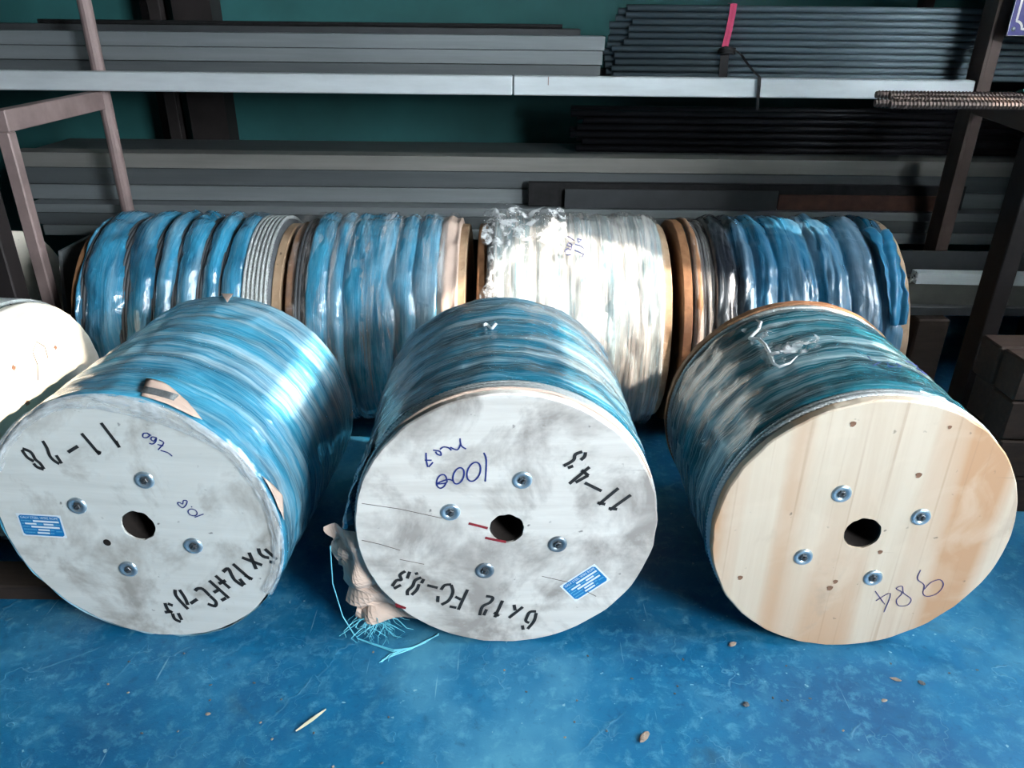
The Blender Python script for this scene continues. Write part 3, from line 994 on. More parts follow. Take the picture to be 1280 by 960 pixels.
def crumpled(root, name, mat, zc, nu, nv, fn, amp, seed, freq=30.0, sharp=False):
    mb = MB()
    def f(i, j):
        p = Vector(fn(i / (nu - 1), j / (nv - 1)))
        d = Vector((noise.noise(p * freq + Vector((seed, 0, 0))), noise.noise(p * freq + Vector((0, seed, 7))), noise.noise(p * freq + Vector((3, 0, seed)))))
        if sharp:
            d = Vector((0.5 - 1.6 * abs(d.x), 0.6 - 2.2 * abs(d.y), 0.3 * d.z))
        return p + d * amp
    mb.grid(nu, nv, f, uvfn=lambda i, j: (i / nu * 0.2, j / nv * 0.2))
    o = mb.build(name, M[mat], root, not sharp)
    o.location = (0, 0, zc)
    return o

# pen, stencil and bolt positions on the reel faces: metres right and up from the face centre
MARKS = {
    'L_1128': [[(-0.0237,0.2564),(0.0003,0.2058)],[(-0.002,0.2148),(0.0016,0.2016)],[(-0.0721,0.229),(-0.046,0.1815)],[(-0.0508,0.1893),(-0.0425,0.1853)],[(-0.1129,0.1833),(-0.0895,0.1981)],[(-0.1627,0.2063),(-0.1582,0.1901),(-0.1571,0.1717),(-0.1509,0.1602),(-0.1421,0.1532)],[(-0.142,0.1725),(-0.136,0.155)],[(-0.2114,0.1854),(-0.1995,0.1805),(-0.1948,0.1734),(-0.1917,0.1605),(-0.1841,0.1516),(-0.1793,0.1387)],[(-0.2151,0.1815),(-0.2087,0.1652),(-0.1978,0.1565)],[(-0.1979,0.149),(-0.1935,0.1417),(-0.1815,0.1367)]],
    'L_760': [[(0.07,0.2382),(0.0617,0.237),(0.059,0.2287),(0.0661,0.2273),(0.0737,0.233),(0.07,0.2382),(0.0769,0.2332)],[(0.0878,0.2284),(0.0785,0.2297),(0.075,0.2235),(0.0807,0.2202),(0.0878,0.2284),(0.0835,0.2182),(0.076,0.2128),(0.0698,0.2139)],[(0.0926,0.2233),(0.1008,0.2166),(0.0853,0.1995)],[(0.0871,0.2123),(0.0978,0.2092)],[(0.0908,0.198),(0.105,0.1933),(0.1126,0.1857)]],
    'L_108': [[(0.1553,0.0415),(0.1343,0.0318)],[(0.1408,0.0408),(0.1377,0.0372),(0.1329,0.0356),(0.1278,0.0363),(0.1238,0.0392),(0.1218,0.0435),(0.1225,0.048),(0.1257,0.0515),(0.1304,0.0531),(0.1355,0.0524),(0.1396,0.0495),(0.1415,0.0453),(0.1408,0.0408)],[(0.1314,0.0596),(0.1327,0.0584)],[(0.1021,0.0656),(0.1102,0.0553),(0.1192,0.0615),(0.1247,0.0735),(0.1167,0.0743),(0.1131,0.065),(0.1065,0.0689),(0.1021,0.0656)]],
    'L_6x12': [[(0.2654,-0.0449),(0.2674,-0.0576),(0.2747,-0.0654),(0.2849,-0.0679)],[(0.2812,-0.0452),(0.2919,-0.0582),(0.3028,-0.0699)],[(0.2872,-0.0793),(0.2965,-0.0805)],[(0.2256,-0.072),(0.2453,-0.0804),(0.2661,-0.0892)],[(0.2428,-0.0579),(0.252,-0.1005)],[(0.2015,-0.0923),(0.2342,-0.1312)],[(0.2247,-0.1223),(0.2381,-0.1309)],[(0.175,-0.1145),(0.1873,-0.1051),(0.1928,-0.1236),(0.1984,-0.1376),(0.2137,-0.1519)],[(0.2105,-0.1343),(0.2182,-0.1482)],[(0.1553,-0.1287),(0.1813,-0.1606)],[(0.1596,-0.15),(0.1747,-0.1407)],[(0.1383,-0.1443),(0.1747,-0.1904)],[(0.1435,-0.1765),(0.1528,-0.17)],[(0.1576,-0.1991),(0.1673,-0.1924)],[(0.0994,-0.1749),(0.1056,-0.1686),(0.1174,-0.1687),(0.1301,-0.1864)],[(0.1323,-0.1896),(0.1427,-0.2052),(0.1379,-0.218),(0.1236,-0.2131)],[(0.0818,-0.2138),(0.0979,-0.2011)],[(0.0508,-0.1775),(0.0498,-0.1934),(0.0614,-0.2164),(0.0708,-0.2307)],[(0.062,-0.1767),(0.0704,-0.1997),(0.0731,-0.218)],[(0.0188,-0.2196),(0.0215,-0.237),(0.03,-0.245)],[(0.0145,-0.2462),(0.0296,-0.243)],[(0.0268,-0.22),(0.0349,-0.2234)],[(0.0311,-0.25),(0.0334,-0.2651),(0.045,-0.2724)],[(0.0455,-0.2478),(0.0495,-0.2654)]],
    'M_fc': [[(-0.2278,-0.114),(-0.2391,-0.1236),(-0.2368,-0.1374),(-0.2477,-0.1392),(-0.2578,-0.1548)],[(-0.2536,-0.1617),(-0.2398,-0.1531)],[(-0.2172,-0.1161),(-0.2232,-0.1329)],[(-0.2025,-0.1183),(-0.2012,-0.1223)],[(-0.1933,-0.1322),(-0.206,-0.1399),(-0.212,-0.1556),(-0.2238,-0.1694),(-0.2251,-0.1814)],[(-0.215,-0.1807),(-0.2031,-0.1665),(-0.1981,-0.1518)],[(-0.187,-0.1374),(-0.1914,-0.1468)],[(-0.1772,-0.155),(-0.1572,-0.1617)],[(-0.148,-0.1666),(-0.1398,-0.1548),(-0.1264,-0.153)],[(-0.1249,-0.1551),(-0.1216,-0.1751),(-0.1317,-0.1992),(-0.1478,-0.2111)],[(-0.1558,-0.1874),(-0.157,-0.2028)],[(-0.0887,-0.1696),(-0.1102,-0.2262)],[(-0.1157,-0.1893),(-0.1052,-0.1964)],[(-0.129,-0.2176),(-0.1164,-0.2211)],[(-0.0449,-0.1885),(-0.0308,-0.1928),(-0.0371,-0.207),(-0.0546,-0.219),(-0.0612,-0.2437)],[(-0.0458,-0.2286),(-0.0516,-0.2439)],[(-0.0086,-0.2034),(-0.026,-0.2506)],[(-0.027,-0.2381),(-0.0181,-0.2474)],[(0.0376,-0.2227),(0.0076,-0.2533)],[(0.0184,-0.2162),(0.0208,-0.2307)],[(0.0682,-0.2357),(0.0554,-0.2375),(0.0486,-0.252),(0.0463,-0.2645),(0.0528,-0.2697)],[(0.0699,-0.2419),(0.0656,-0.2649),(0.0515,-0.2879)],[(0.0385,-0.2792),(0.0402,-0.2898)]],
    'M_1143': [[(0.1546,0.1942),(0.1415,0.1877),(0.1382,0.1743),(0.1195,0.161)],[(0.1286,0.1559),(0.137,0.1594)],[(0.1623,0.1919),(0.1613,0.183),(0.1547,0.1755)],[(0.1719,0.1559),(0.133,0.1165)],[(0.1699,0.1354),(0.1465,0.1196)],[(0.1576,0.1484),(0.171,0.1364)],[(0.1662,0.1171),(0.2007,0.0972)],[(0.2369,0.1024),(0.1988,0.0627)],[(0.1966,0.0661),(0.2107,0.0626)],[(0.2647,0.0847),(0.2236,0.0481)],[(0.2214,0.0514),(0.2375,0.0493)]],
    'M_1000': [[(-0.0488,0.1935),(-0.0436,0.1757),(-0.0462,0.1236)],[(-0.0582,0.1417),(-0.0639,0.1311),(-0.0713,0.1249),(-0.0784,0.1248),(-0.0834,0.1309),(-0.0848,0.1414),(-0.0823,0.1535),(-0.0767,0.1639),(-0.0694,0.17),(-0.0623,0.1701),(-0.0574,0.1642),(-0.0559,0.1538),(-0.0582,0.1417)],[(-0.0924,0.1334),(-0.0969,0.1242),(-0.103,0.1186),(-0.1089,0.1182),(-0.1131,0.1231),(-0.1144,0.132),(-0.1124,0.1424),(-0.1078,0.1516),(-0.1018,0.1571),(-0.096,0.1574),(-0.0918,0.1526),(-0.0905,0.1439),(-0.0924,0.1334)],[(-0.1288,0.1208),(-0.1326,0.113),(-0.1379,0.1083),(-0.1433,0.108),(-0.1473,0.1121),(-0.1489,0.1196),(-0.1476,0.1284),(-0.1438,0.1361),(-0.1386,0.1407),(-0.1332,0.141),(-0.1292,0.137),(-0.1275,0.1296),(-0.1288,0.1208),(-0.1481,0.1187),(-0.1265,0.129),(-0.1131,0.1257)],[(-0.0975,0.2281),(-0.0952,0.2115),(-0.0859,0.2036)],[(-0.0967,0.2137),(-0.1037,0.2015),(-0.1176,0.2074)],[(-0.1162,0.2007),(-0.1214,0.2065),(-0.1319,0.2084),(-0.1388,0.2031)],[(-0.1529,0.2011),(-0.1398,0.1979),(-0.1374,0.189),(-0.1445,0.1909),(-0.1481,0.1966)],[(-0.1682,0.1946),(-0.1682,0.1769),(-0.1658,0.1607)],[(-0.1708,0.1769),(-0.1579,0.1768)],[(-0.1551,0.1714),(-0.1638,0.1607)]],
    'M_red': [[(-0.0819,0.0152),(-0.062,0.0091),(-0.0429,0.0025)],[(-0.0463,-0.0236),(-0.0261,-0.0293),(-0.0026,-0.0352)],[(-0.2534,-0.2086),(-0.233,-0.2199)],[(-0.2512,-0.2141),(-0.2322,-0.2204)]],
    'M_crack': [[(-0.3094,0.0705),(-0.2295,0.0551),(-0.1404,0.03)],[(-0.3167,-0.0263),(-0.2783,-0.0377),(-0.2355,-0.0547)],[(-0.2369,-0.0801),(-0.1843,-0.0943)],[(0.0805,-0.1325),(0.1403,-0.1507),(0.2068,-0.1929)]],
    'R_984': [[(0.1508,-0.0985),(0.1497,-0.1234),(0.169,-0.1408),(0.1722,-0.1652),(0.1851,-0.1737),(0.2048,-0.1648),(0.2125,-0.1402),(0.2008,-0.1252),(0.1829,-0.133),(0.1721,-0.1534)],[(0.108,-0.1518),(0.1204,-0.145),(0.1276,-0.1643),(0.149,-0.182),(0.1453,-0.2002),(0.1255,-0.202),(0.1164,-0.185),(0.1248,-0.1643),(0.108,-0.1518)],[(0.062,-0.16),(0.0925,-0.1983)],[(0.0701,-0.1882),(0.0985,-0.1662),(0.0957,-0.2218)]],
    'L_bolts': [(0.0401,0.1217),(-0.1277,0.0456),(0.1173,-0.0464),(-0.0483,-0.123),(-0.0827,-0.051),(-0.0015,0.0002)],
    'M_bolts': [(0.0321,0.1256),(-0.1219,0.0455),(0.1128,-0.0432),(-0.0488,-0.1144),(-0.0045,0.006)],
    'R_bolts': [(-0.0661,0.1035),(0.1164,0.0458),(-0.1182,-0.0653),(0.0488,-0.1218),(-0.004,-0.0068)],
    'L_sticker': [(-0.2774,0.0172),(-0.174,0.0166),(-0.1765,-0.0444),(-0.2769,-0.0443)],
    'M_sticker': [(0.1214,-0.1621),(0.1979,-0.0988),(0.2338,-0.1451),(0.1602,-0.2085)],
    'R_knots': [(-0.0768,0.2725),(-0.2504,-0.1258),(-0.0428,-0.153),(-0.0337,-0.1344),(0.1212,0.2674),(0.0857,0.1516),(0.0492,-0.0498)],
}


# ---- front row, left
R = 0.320
rl = reel_base('rope_reel', 'front left rope reel, grey board face stencilled 11-28 and blue plastic wrap', -0.82, 1.38, R, math.radians(-4), 0.60, 'ply_grey', 'tan_wood', hole=0.0385, seed=1.0)
def st_l(th):
    c = math.cos(th - 0.2)
    return 0.004 * noise.noise((math.cos(th) * 6, math.sin(th) * 6, 2.0)) + (0.0 if c > 0 else 0.004)
add_wrap(rl, R, wrap_mesh(R + 0.007, -0.003, 0.598, 0.0040, 0.085, 3.3, nt=260, ny=150, spiral=0.05, start=st_l, crumple=0.004, end_drop=0.005), 'wrap_L')
# clear film drawn over the front edge of the board
mb = MB()
nA, nB = 150, 7
def lip(i, j):
    th = -0.55 + 3.25 * i / (nA - 1)
    depth = 0.022 + 0.020 * max(0.0, math.sin(min(PI, max(0.0, (th - 0.75) / 1.1 * PI)))) + 0.004 * noise.noise((th * 7, 0.0, 3.0))
    f = j / (nB - 1)
    r = R + 0.008 - (depth + 0.004) * f
    y = -0.004 - 0.0035 * math.sin(f * PI) - 0.002 * noise.noise((th * 16, f * 3, 1.0)) - (0.001 if f > 0.9 else 0.0)
    return (r * math.cos(th), y, r * math.sin(th))
mb.grid(nA, nB, lip, uvfn=lambda i, j: (i * 0.012, j * 0.006))
o = mb.build('film_lip', M['film_lip'], rl, True)
o.location = (0, 0, R)
o['label'] = 'clear film stretched over the board edge'
surf_patch([(1.423, 0.071), (1.320, 0.0725), (1.106, 0.034), (0.962, 0.004), (1.03, -0.001), (1.343, 0.0)], R, 0.0125, 'kraft', 'kraft_paper_patch', rl, seed=2.0)
surf_patch([(1.60, 0.590), (1.50, 0.590), (1.475, 0.530)], R, 0.0125, 'kraft', 'kraft_paper_patch', rl, seed=5.0)
surf_patch([(0.454, 0.002), (0.24, 0.030), (0.10, 0.004), (0.22, -0.002)], R, 0.0125, 'kraft', 'kraft_paper_patch', rl, seed=8.0)
mb = MB()
for k in range(4):
    mb.tube([((R + 0.0145) * math.cos(a), 0.014 + k * 0.006 + (1.36 - a) * 0.03, (R + 0.0145) * math.sin(a)) for a in [1.37 - 0.05 * q for q in range(5)]], 0.0026, 6)
o = mb.build('rope_glimpse', M['rope_dark'], rl, True)
o.location = (0, 0, R)
add_bolts(rl, MARKS['L_bolts'][:4], R)
MB().lathe_y([(0.0001, -0.0006), (0.009, -0.0006)], 16).build('nail_hole', M['dark_hole'], rl).location = (MARKS['L_bolts'][4][0], 0, R + MARKS['L_bolts'][4][1])
strokes(rl, 'stencil_lettering', MARKS['L_1128'], 0.0075, 'ink_black', R, label='black stencilled 11-28')
strokes(rl, 'stencil_lettering', MARKS['L_6x12'], 0.0085, 'ink_black', R, label='black stencilled 6X12+FC-9.3')
strokes(rl, 'handwriting', MARKS['L_760'], 0.0028, 'ink_blue', R, label='blue handwritten 760')
strokes(rl, 'handwriting', MARKS['L_108'], 0.0026, 'ink_blue', R, label='blue handwritten 10.8')
sticker(rl, MARKS['L_sticker'], R)

# ---- front row, middle
R = 0.330
rm = reel_base('rope_reel', 'front middle rope reel, scuffed white board face marked 11-43 and 1000', -0.008, 1.37, R, math.radians(2), 0.57, 'ply_pale', 'tan_wood', hole=0.0375, seed=2.0, fth=0.024)
def st_m(th):
    s = math.sin(th)
    return 0.018 * max(0.0, s) + 0.006 * noise.noise((math.cos(th) * 5, s * 5, 6.0))
add_wrap(rm, R, wrap_mesh(R + 0.006, 0.034, 0.568, 0.0036, 0.09, 5.1, nt=260, ny=150, spiral=0.06, start=st_m, crumple=0.004), 'wrap_M')
add_rope(rm, R, R - 0.001, [0.0305, 0.042, 0.0535], 'rope')
add_rope(rm, R, R - 0.006, [0.066], 'rope_dark')
mb = MB()
ring = lambda rr, y, a0, a1, n, w: mb.tube([((rr + 0.0015 * noise.noise((a * 9, y, 1))) * math.cos(a), y + 0.002 * noise.noise((a * 6, 2, y)), (rr + 0.0015 * noise.noise((a * 9, y, 1))) * math.sin(a)) for a in [a0 + (a1 - a0) * k / n for k in range(n + 1)]], w, 6)
ring(R + 0.001, 0.024, 0.35, 2.35, 60, 0.0035)
o = mb.build('kraft_paper_edge', M['kraft'], rm, True)
o.location = (0, 0, R)
add_bolts(rm, MARKS['M_bolts'][:4], R, dull=(2, 3))
strokes(rm, 'stencil_lettering', MARKS['M_fc'], 0.0075, 'ink_black', R, label='black stencilled 6X12 FC-9.3')
strokes(rm, 'stencil_lettering', MARKS['M_1143'], 0.0075, 'ink_black', R, label='black stencilled 11-43')
strokes(rm, 'handwriting', MARKS['M_1000'], 0.0034, 'ink_blue', R, label='blue handwritten 1000 mt')
strokes(rm, 'paint_mark', MARKS['M_red'], 0.0065, 'red_paint', R)
strokes(rm, 'board_crack', MARKS['M_crack'], 0.0016, 'crack', R)
sticker(rm, MARKS['M_sticker'], R)
# torn kraft paper hanging at the lower left, with frayed cyan fibres
def flap(u, v):
    z = 0.300 - 0.255 * v
    xl = [-0.402, -0.404, -0.400, -0.392, -0.378, -0.356][min(5, int(v * 5.99))]
    xr = -math.sqrt(max(0.02, 0.332 ** 2 - (z - R) ** 2)) + 0.006
    x = xl + (xr - xl) * u
    return (x, 0.052 - 0.030 * u + 0.022 * math.sin(u * 5 + v * 4) * (1 - u), z - R)
o = crumpled(rm, 'kraft_paper_flap', 'kraft', R, 14, 26, flap, 0.020, 3.0, 13.0, True)
sm = o.modifiers.new('sheet', 'SOLIDIFY')
sm.thickness = 0.0008
mb = MB()
random.seed(21)
for k in range(70):
    a = Vector((-0.318 + rnd(-.02, .03), 0.045 + rnd(-.02, .02), 0.045 + rnd(-.015, .02)))
    ang = rnd(-2.6, -0.3) if k % 3 else rnd(-3.0, 0.2)
    ln = rnd(0.02, 0.075)
    b = a + Vector((math.cos(ang) * ln * 0.9, rnd(-.03, .005), -ln * 0.4))
    b.z = max(0.004, b.z)
    c = b + Vector((rnd(-.02, .02), rnd(-.02, .0), rnd(-.01, .004)))
    c.z = max(0.003, c.z)
    mb.tube([a, (a + b) / 2 + Vector((rnd(-.006, .006), rnd(-.006, .006), 0.004)), b, c], [0.0014, 0.0012, 0.0009, 0.0005], 3)
for j in range(16):
    o1, o2 = rnd(-.003, .003), rnd(-.004, .004)
    pts = [(-0.372, 0.04, 0.010), (-0.352, 0.012, 0.006), (-0.308, -0.008 + o1, 0.004), (-0.262, -0.026 + o2, 0.003), (-0.22, -0.02 + o1, 0.003), (-0.19, 0.0 + o2, 0.003), (-0.160, 0.020 + o1 * 2, 0.003)]
    s0 = random.randint(0, 3)
    mb.tube([(p[0], p[1] + o1, p[2]) for p in pts[s0:s0 + random.randint(3, 4)]], 0.0009, 3)
for j in range(7):
    mb.tube([(-0.235 + rnd(-.02, .02), -0.022, 0.003), (-0.27, -0.04 + rnd(-.006, .006), 0.003), (-0.30 + rnd(-.01, .03), -0.055 + rnd(-.006, .006), 0.003)], 0.0008, 3)
mb.tube([(-0.40, 0.05, 0.25), (-0.402, 0.04, 0.15), (-0.385, 0.03, 0.06), (-0.36, 0.02, 0.01)], 0.0014, 4)
o = mb.build('frayed_fibres', M['fibre'], rm)
o['kind'] = 'stuff'
o['label'] = 'frayed cyan plastic fibres'
# ragged film at the left shoulder
def fringe(u, v):
    th = PI - 0.55 + 0.62 * v
    r = R + 0.010 + 0.030 * v * v * (0.55 + 0.45 * math.sin(u * 23)) * (1.0 - 0.5 * u)
    return (r * math.cos(th), 0.036 + 0.10 * u, r * math.sin(th))
o = crumpled(rm, 'film_fringe', 'wrap_M', R, 40, 24, fringe, 0.006, 4.0, 40.0)
mb = MB()
mb.tube([((R + 0.010) * math.cos(a), 0.345 + 0.012 * math.sin(k * 0.9), (R + 0.010 + 0.004 * math.cos(k * 0.9)) * math.sin(a)) for k, a in enumerate([1.715 - 0.012 * q for q in range(8)])], 0.004, 5)
o = mb.build('film_tear', M['film_white'], rm, True)
o.location = (0, 0, R)

# ---- front row, right
R = 0.327
rr_ = reel_base('rope_reel', 'front right rope reel, clean pine board face with 984 written on it', 0.77, 1.37, R, 0.0, 0.57, 'pine', 'brown_wood', hole=0.040, seed=3.0, Rb=0.334, fth=0.026)
def st_r(th):
    return 0.005 * noise.noise((math.cos(th) * 5, math.sin(th) * 5, 9.0)) + 0.006 * max(0, math.sin(th))
add_wrap(rr_, R, wrap_mesh(R + 0.004, 0.046, 0.535, 0.0045, 0.085, 8.7, nt=260, ny=150, spiral=0.09, start=st_r, crumple=0.005), 'wrap_R')
add_rope(rr_, R, R - 0.002, [0.0325, 0.0445], 'rope', 0.006)
add_rope(rr_, R, R - 0.002, [0.540], 'rope', 0.006)
add_bolts(rr_, MARKS['R_bolts'][:4], R)
strokes(rr_, 'handwriting', MARKS['R_984'], 0.0022, 'ink_violet', R, label='thin violet handwritten 984')
for (u, v) in MARKS['R_knots']:
    n = 9
    q = rnd(0.004, 0.008)
    mb = MB()
    mb.v += [(q * (1 + 0.4 * math.sin(k * 2.3)) * math.cos(2 * PI * k / n), -0.0007, q * math.sin(2 * PI * k / n)) for k in range(n)]
    mb.f.append(tuple(range(n)))
    mb.build('wood_knot', M['knot'], rr_).location = (u, 0, R + v)
o = surf_strokes([[(1.504, 0.1996), (1.5092, 0.177)], [(1.5316, 0.1485), (1.4633, 0.1692)], [(1.4021, 0.1759), (1.4264, 0.1513), (1.386, 0.1564)], [(1.3334, 0.1828), (1.3076, 0.1731), (1.3528, 0.1592)], [(1.1868, 0.2301), (1.08, 0.235), (1.1604, 0.1887)], [(1.12, 0.21), (1.08, 0.19), (1.1326, 0.1883)]], R, 0.0024, 0.0095).build('handwriting', M['ink_blue'], rr_)
o.location = (0, 0, R)
# bunched clear film on top
fo = [(2.00, 0.475), (2.13, 0.401), (2.13, 0.304), (2.09, 0.218), (1.93, 0.231), (1.775, 0.268), (1.706, 0.307), (1.847, 0.364), (1.94, 0.445)]
def bunch(u, v):
    a = 2.13 - 0.42 * u
    yl = 0.215 + 0.05 * u
    yh = 0.47 - 0.17 * u
    y = yl + (yh - yl) * v
    r = R + 0.012 + 0.006 * math.sin(u * 9) * math.sin(v * 8)
    return (r * math.cos(a), y, r * math.sin(a))
o = crumpled(rr_, 'film_bunch', 'film_bunched', R, 40, 30, bunch, 0.007, 11.0, 55.0)
mb = MB()
edge = [(2.00, 0.485), (1.985, 0.46), (2.03, 0.43), (2.12, 0.405), (2.07, 0.385), (2.06, 0.34), (2.07, 0.29), (2.09, 0.24), (2.07, 0.215), (2.00, 0.215), (1.93, 0.235)]
mb.tube([((R + 0.014 + 0.003 * noise.noise((a * 20, y * 30, 0))) * math.cos(a), y, (R + 0.014 + 0.003 * noise.noise((a * 20, y * 30, 0))) * math.sin(a)) for a, y in edge], [0.002, 0.004, 0.0045, 0.005, 0.004, 0.005, 0.0045, 0.004, 0.0035, 0.0025, 0.001], 5)
o = mb.build('film_edge', M['film_white'], rr_, True)
o.location = (0, 0, R)

# ---- second reel at the far left, face turned to the right
R = 0.320
ro = reel_base('rope_reel', 'rope reel at the left edge with sunlit cream board face and bare rope turns', -1.31, 1.86, R, math.radians(85), 0.50, 'ply_cream', 'tan_wood', hole=0.030, seed=6.0, fth=0.024)
add_rope(ro, R, R + 0.004, [0.031 + 0.0125 * k for k in range(8)], 'rope', 0.006)
add_wrap(ro, R, wrap_mesh(R + 0.006, 0.135, 0.49, 0.006, 0.06, 2.2, nt=120, ny=50), 'wrap_L')
mb = MB()
mb.ribbon([(-0.255, 0.178), (-0.245, 0.192)], 0.012, -0.0008)
o = mb.build('paint_mark', M['pink'], ro)
o.location = (0, 0, R)
mb = MB()
mb.ribbon([(0.04, 0.10), (0.055, 0.14), (0.05, 0.18), (0.075, 0.20), (0.10, 0.175), (0.10, 0.14)], 0.003, -0.0008)
o = mb.build('scribble', M['crack'], ro)
o.location = (0, 0, R)

for k, (u, v, q, sz) in enumerate([(-0.195, 0.045, 0.010, 1.8), (-0.185, 0.075, 0.006, 1.3), (-0.03, 0.17, 0.006, 1.6), (0.14, 0.155, 0.006, 1.2), (-0.02, 0.06, 0.009, 0.8), (-0.09, 0.02, 0.008, 0.9)]):
    n = 11
    mb = MB()
    mb.v += [(q * (1 + 0.45 * math.sin(j * 2.3 + k)) * math.cos(2 * PI * j / n), -0.0007, sz * q * (1 + 0.35 * math.sin(j * 3.1 + k)) * math.sin(2 * PI * j / n)) for j in range(n)]
    mb.f.append(tuple(range(n)))
    mb.build('board_stain', M['knot'], ro).location = (u, 0, R + v)

# ---- reel glimpsed behind the left rack post
R = 0.300
rx = reel_base('rope_reel', 'rope reel half hidden behind the left rack post, only its pale board edge showing', -1.86, 2.74, R, math.radians(85), 0.45, 'ply_cream', 'tan_wood', hole=0.03, seed=7.0, fth=0.024)
add_wrap(rx, R, wrap_mesh(R + 0.006, 0.04, 0.44, 0.006, 0.06, 4.2, nt=100, ny=40), 'wrap_L')

# ---- back row: reels lying with their axes along the shelf (local +Y points right)
RB = 0.360
def back_reel(label, x0, L, psi=-PI / 2, y=2.56, R=RB, **kw):
    return reel_base('rope_reel', label, x0, y, R, psi, L, kw.pop('front', 'brown_wood'), kw.pop('back', 'tan_wood'), hole=0.04, fth=0.030, **kw)
r1 = back_reel('back row reel furthest left, puffed glossy blue wrap and rope turns at its right end', -1.385, 0.655, seed=11.0, front_R=RB - 0.03, Rb=RB - 0.035)
add_wrap(r1, RB, wrap_mesh(RB + 0.004, 0.025, 0.540, 0.034, 0.082, 1.7, nt=230, ny=190, puff=True, crumple=0.006, spiral=0.03), 'wrap_1')
add_rope(r1, RB, RB - 0.014, [0.546 + 0.0135 * k for k in range(6)], 'rope', 0.0066)

r2 = back_reel('back row reel second from the left, blue wrap under slanting streaks of clear film', -0.715, 0.565, seed=12.0, front_R=RB - 0.03, Rb=RB - 0.03)
add_wrap(r2, RB, wrap_mesh(RB + 0.002, 0.07, 0.48, 0.016, 0.105, 9.3, nt=220, ny=150, puff=True, crumple=0.006, spiral=0.02), 'wrap_2')
add_wrap(r2, RB, wrap_mesh(RB - 0.004, 0.475, 0.542, 0.008, 0.045, 2.9, nt=160, ny=30, crumple=0.008), 'kraft', 'kraft_paper_end')
add_wrap(r2, RB, wrap_mesh(RB + 0.010, 0.06, 0.53, 0.010, 0.13, 4.4, nt=160, ny=90, crumple=0.006), 'film_diag', 'stretch_film')
add_wrap(r2, RB, wrap_mesh(RB - 0.002, 0.006, 0.075, 0.012, 0.05, 7.7, nt=200, ny=24, crumple=0.016), 'film_dark', 'loose_film_end')

r3 = back_reel('back row reel second from the right, pale film wrap glaring in the sun', -0.115, 0.615, seed=13.0, front_R=RB - 0.03, Rb=RB - 0.025)
add_wrap(r3, RB, wrap_mesh(RB + 0.004, 0.05, 0.590, 0.008, 0.10, 3.9, nt=220, ny=150, crumple=0.006, fold=0.006), 'wrap_3')
add_wrap(r3, RB, wrap_mesh(RB + 0.012, 0.03, 0.595, 0.008, 0.15, 5.4, nt=160, ny=90, crumple=0.007), 'film_pale', 'stretch_film')
def ruff(u, v):
    a = 1.02 + 0.75 * (1 - v) * (0.5 + 0.5 * abs(u - 0.5)) + 0.25 * math.sin(u * 5) * 0.4
    r = RB + 0.020 + 0.026 * (1 - v) * (0.4 + abs(math.sin(u * 6)))
    return (r * -math.cos(PI - a), 0.015 + 0.27 * u, r * math.sin(a))
o = crumpled(r3, 'film_ruffle', 'film_bunched', RB, 44, 14, ruff, 0.010, 5.0, 34.0)
def tail(u, v):
    a = 1.35 - 1.3 * v
    r = RB + 0.014 + 0.006 * math.sin(u * 9)
    return (r * math.cos(a), -0.012 + (0.05 + 0.05 * v * 0.4) * u + 0.075 * (1 - v), r * math.sin(a))
o = crumpled(r3, 'loose_film_end', 'film_bunched', RB, 12, 36, tail, 0.009, 9.0, 26.0)
o = surf_strokes([[(0.9233, 0.2949), (0.9261, 0.2808), (0.9647, 0.275), (0.9911, 0.2854), (0.974, 0.2954), (1.0367, 0.2987), (1.055, 0.2887), (1.0233, 0.2832), (1.0093, 0.2958)], [(1.1048, 0.3175), (1.0914, 0.3302), (1.0562, 0.3194), (1.1048, 0.3175)], [(0.9744, 0.3056), (0.933, 0.3355), (0.9048, 0.3291)], [(1.0371, 0.3089), (1.0248, 0.324), (0.993, 0.3363)], [(1.1299, 0.2819), (1.1241, 0.2921), (1.0807, 0.3069)]], RB, 0.003, 0.020).build('handwriting', M['ink_blue'], r3)
o.location = (0, 0, RB)
o['label'] = 'blue handwritten figures'

r4 = back_reel('back row reel furthest right, dark pleated blue wrap between brown board ends', 0.53, 0.70, seed=14.0, front='brown_wood', back='tan_wood', front_R=RB - 0.008, Rb=RB)
add_wrap(r4, RB, wrap_mesh(RB + 0.010, 0.10, 0.688, 0.020, 0.088, 7.4, nt=230, ny=170, puff=True, crumple=0.007, spiral=0.03, fold=0.010), 'wrap_4')
add_wrap(r4, RB, wrap_mesh(RB + 0.000, 0.032, 0.105, 0.010, 0.036, 1.4, nt=160, ny=30, crumple=0.006), 'film_pale', 'loose_film_end')
mb = MB().lathe_y([(RB - 0.03, 0.036), (RB - 0.004, 0.040), (RB - 0.002, 0.052), (RB - 0.012, 0.062), (RB - 0.04, 0.066)], 100, jit=lambda a, y, r: 0.004 * noise.noise((math.cos(a) * 6, math.sin(a) * 6, y * 20)))
o = mb.build('inner_board', M['brown_wood'], r4, True)
o.location = (0, 0, RB)
def tuck(u, v):
    a = 1.30 - 0.95 * v
    r = RB + 0.012 + 0.012 * abs(math.sin(u * 5.0 + v * 3.5)) - 0.008 * u
    return (r * math.cos(a), 0.600 + 0.085 * u * (1 - 0.35 * v) + 0.03 * v, r * math.sin(a))
o = crumpled(r4, 'wrap_tuck', 'blue_sheet', RB, 20, 36, tuck, 0.006, 6.0, 30.0)
sm = o.modifiers.new('sheet', 'SOLIDIFY')
sm.thickness = 0.001

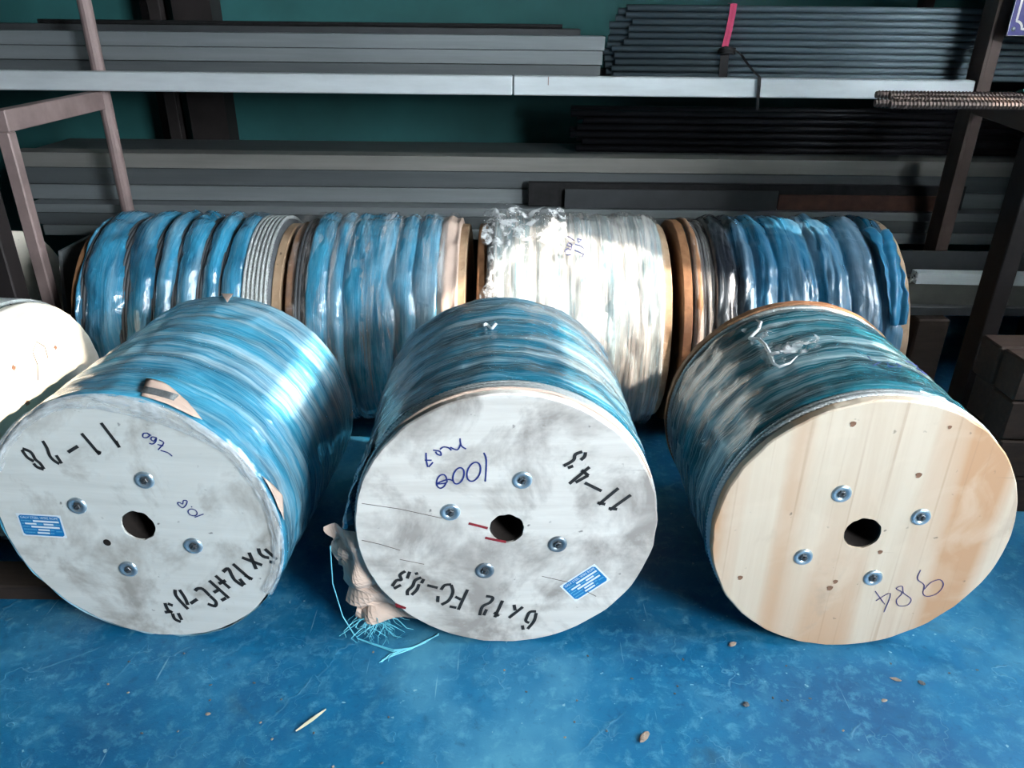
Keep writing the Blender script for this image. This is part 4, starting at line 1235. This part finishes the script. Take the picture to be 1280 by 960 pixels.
# ------------------------------------------------------------------ odds and ends on the floor
o = MB().box(-0.012, 0.0, 0, 0.44, 0, 0.62).build('steel_sheet', M['alu'])
o.rotation_euler = (0, math.radians(9), 0)
o.location = (-1.595, 2.475, 0.002)
tag(bevel(o, 0.001), 'grey steel sheet leaning behind the left rack post', 'sheet')
o = MB().box(-0.5, 0.5, -0.05, 0.05, 0, 0.045).build('timber_plank', M['dark_wood'])
o.location = (-1.60, 1.545, 0.0)
tag(bevel(o, 0.004), 'dirty brown timber plank on the floor behind the front left reel', 'timber')
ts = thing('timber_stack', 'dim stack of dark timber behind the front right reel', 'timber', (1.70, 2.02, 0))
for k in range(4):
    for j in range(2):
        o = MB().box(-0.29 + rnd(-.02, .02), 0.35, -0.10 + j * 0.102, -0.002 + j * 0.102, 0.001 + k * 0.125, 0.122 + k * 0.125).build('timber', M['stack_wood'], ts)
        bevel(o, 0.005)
sw = MB()
for k in range(7):
    f = k / 6
    w = 0.004 * math.sin(PI * (0.08 + 0.88 * f))
    sw.v += [(f * 0.075 - 0.0375, w, 0.002 + 0.002 * math.sin(f * 3)), (f * 0.075 - 0.0375, 0, 0.005 + 0.002 * math.sin(f * 3)), (f * 0.075 - 0.0375, -w, 0.002)]
for k in range(6):
    a = k * 3
    sw.f += [(a, a + 3, a + 4, a + 1), (a + 1, a + 4, a + 5, a + 2)]
o = sw.build('straw_blade', M['straw'])
o.location = (-0.415, 1.14, 0.0)
o.rotation_euler = (0, 0, math.radians(48))
tag(o, 'pale dry straw blade lying on the blue floor', 'straw')

def pebble(r, seed, sx=1.0, flat=0.6):
    mb = MB()
    n, m = 8, 5
    for i in range(m + 1):
        ph = PI * i / m
        for k in range(n):
            a = 2 * PI * k / n
            q = r * (1 + 0.35 * noise.noise((math.cos(a) * 1.3 + seed, math.sin(a) * 1.3, ph)))
            mb.v.append((q * sx * math.sin(ph) * math.cos(a), q * math.sin(ph) * math.sin(a), q * flat * (math.cos(ph) + 1)))
    for i in range(m):
        for k in range(n):
            k2 = (k + 1) % n
            mb.f.append((i * n + k, (i + 1) * n + k, (i + 1) * n + k2, i * n + k2))
    return mb
deb = [('wood_chip', 'chip', 0.280, 1.106, 0.008, 2.2, 'light wood splinter on the floor in front of the middle and right reels', 0.9),
       ('wood_chip', 'chip', 0.529, 1.368, 0.006, 2.0, 'small wood splinter in the shadow left of the front right reel', 0.4),
       ('wood_chip', 'chip', 0.872, 1.267, 0.005, 2.6, 'pale wood splinter below the front right reel', 2.8),
       ('pebble', 'grit', 0.925, 1.258, 0.006, 1.4, 'dark pebble right of the pale splinter below the front right reel', 2.4),
       ('pebble', 'grit', 0.514, 1.192, 0.0068, 1.1, 'largest dark pebble on the open blue floor', 0.2),
       ('wood_chip', 'chip', 0.820, 1.208, 0.004, 2.0, 'reddish brown sliver on the floor below the pale splinter', 0.3),
       ('wood_chip', 'chip', -0.637, 1.154, 0.004, 1.6, 'tiny tan chip on the floor below the front left reel', 0.0)]
for k, (n_, m_, x, y, r, sx, lab, rz) in enumerate(deb):
    o = pebble(r, k * 3.1, sx, 0.45).build(n_, M[m_])
    o.location = (x, y, 0)
    o.rotation_euler = (0, 0, rz)
    tag(o, lab, 'debris')
random.seed(33)
gm = [pebble(rnd(0.0014, 0.0028), 40 + k, rnd(1, 1.8), 0.5).mesh('grit', False) for k in range(4)]
for k, me in enumerate(gm):
    me.materials.append(M['chip' if k == 3 else 'grit'])
for k in range(40):
    o = link('grit', gm[k % 4], None)
    y = rnd(1.0, 1.34)
    o.location = (rnd(-0.9, 1.15), y, 0)
    o.rotation_euler = (0, 0, rnd(0, 6))
    tag(o, 'tiny speck of grit scattered on the blue floor', 'grit', 'grit on the blue floor')
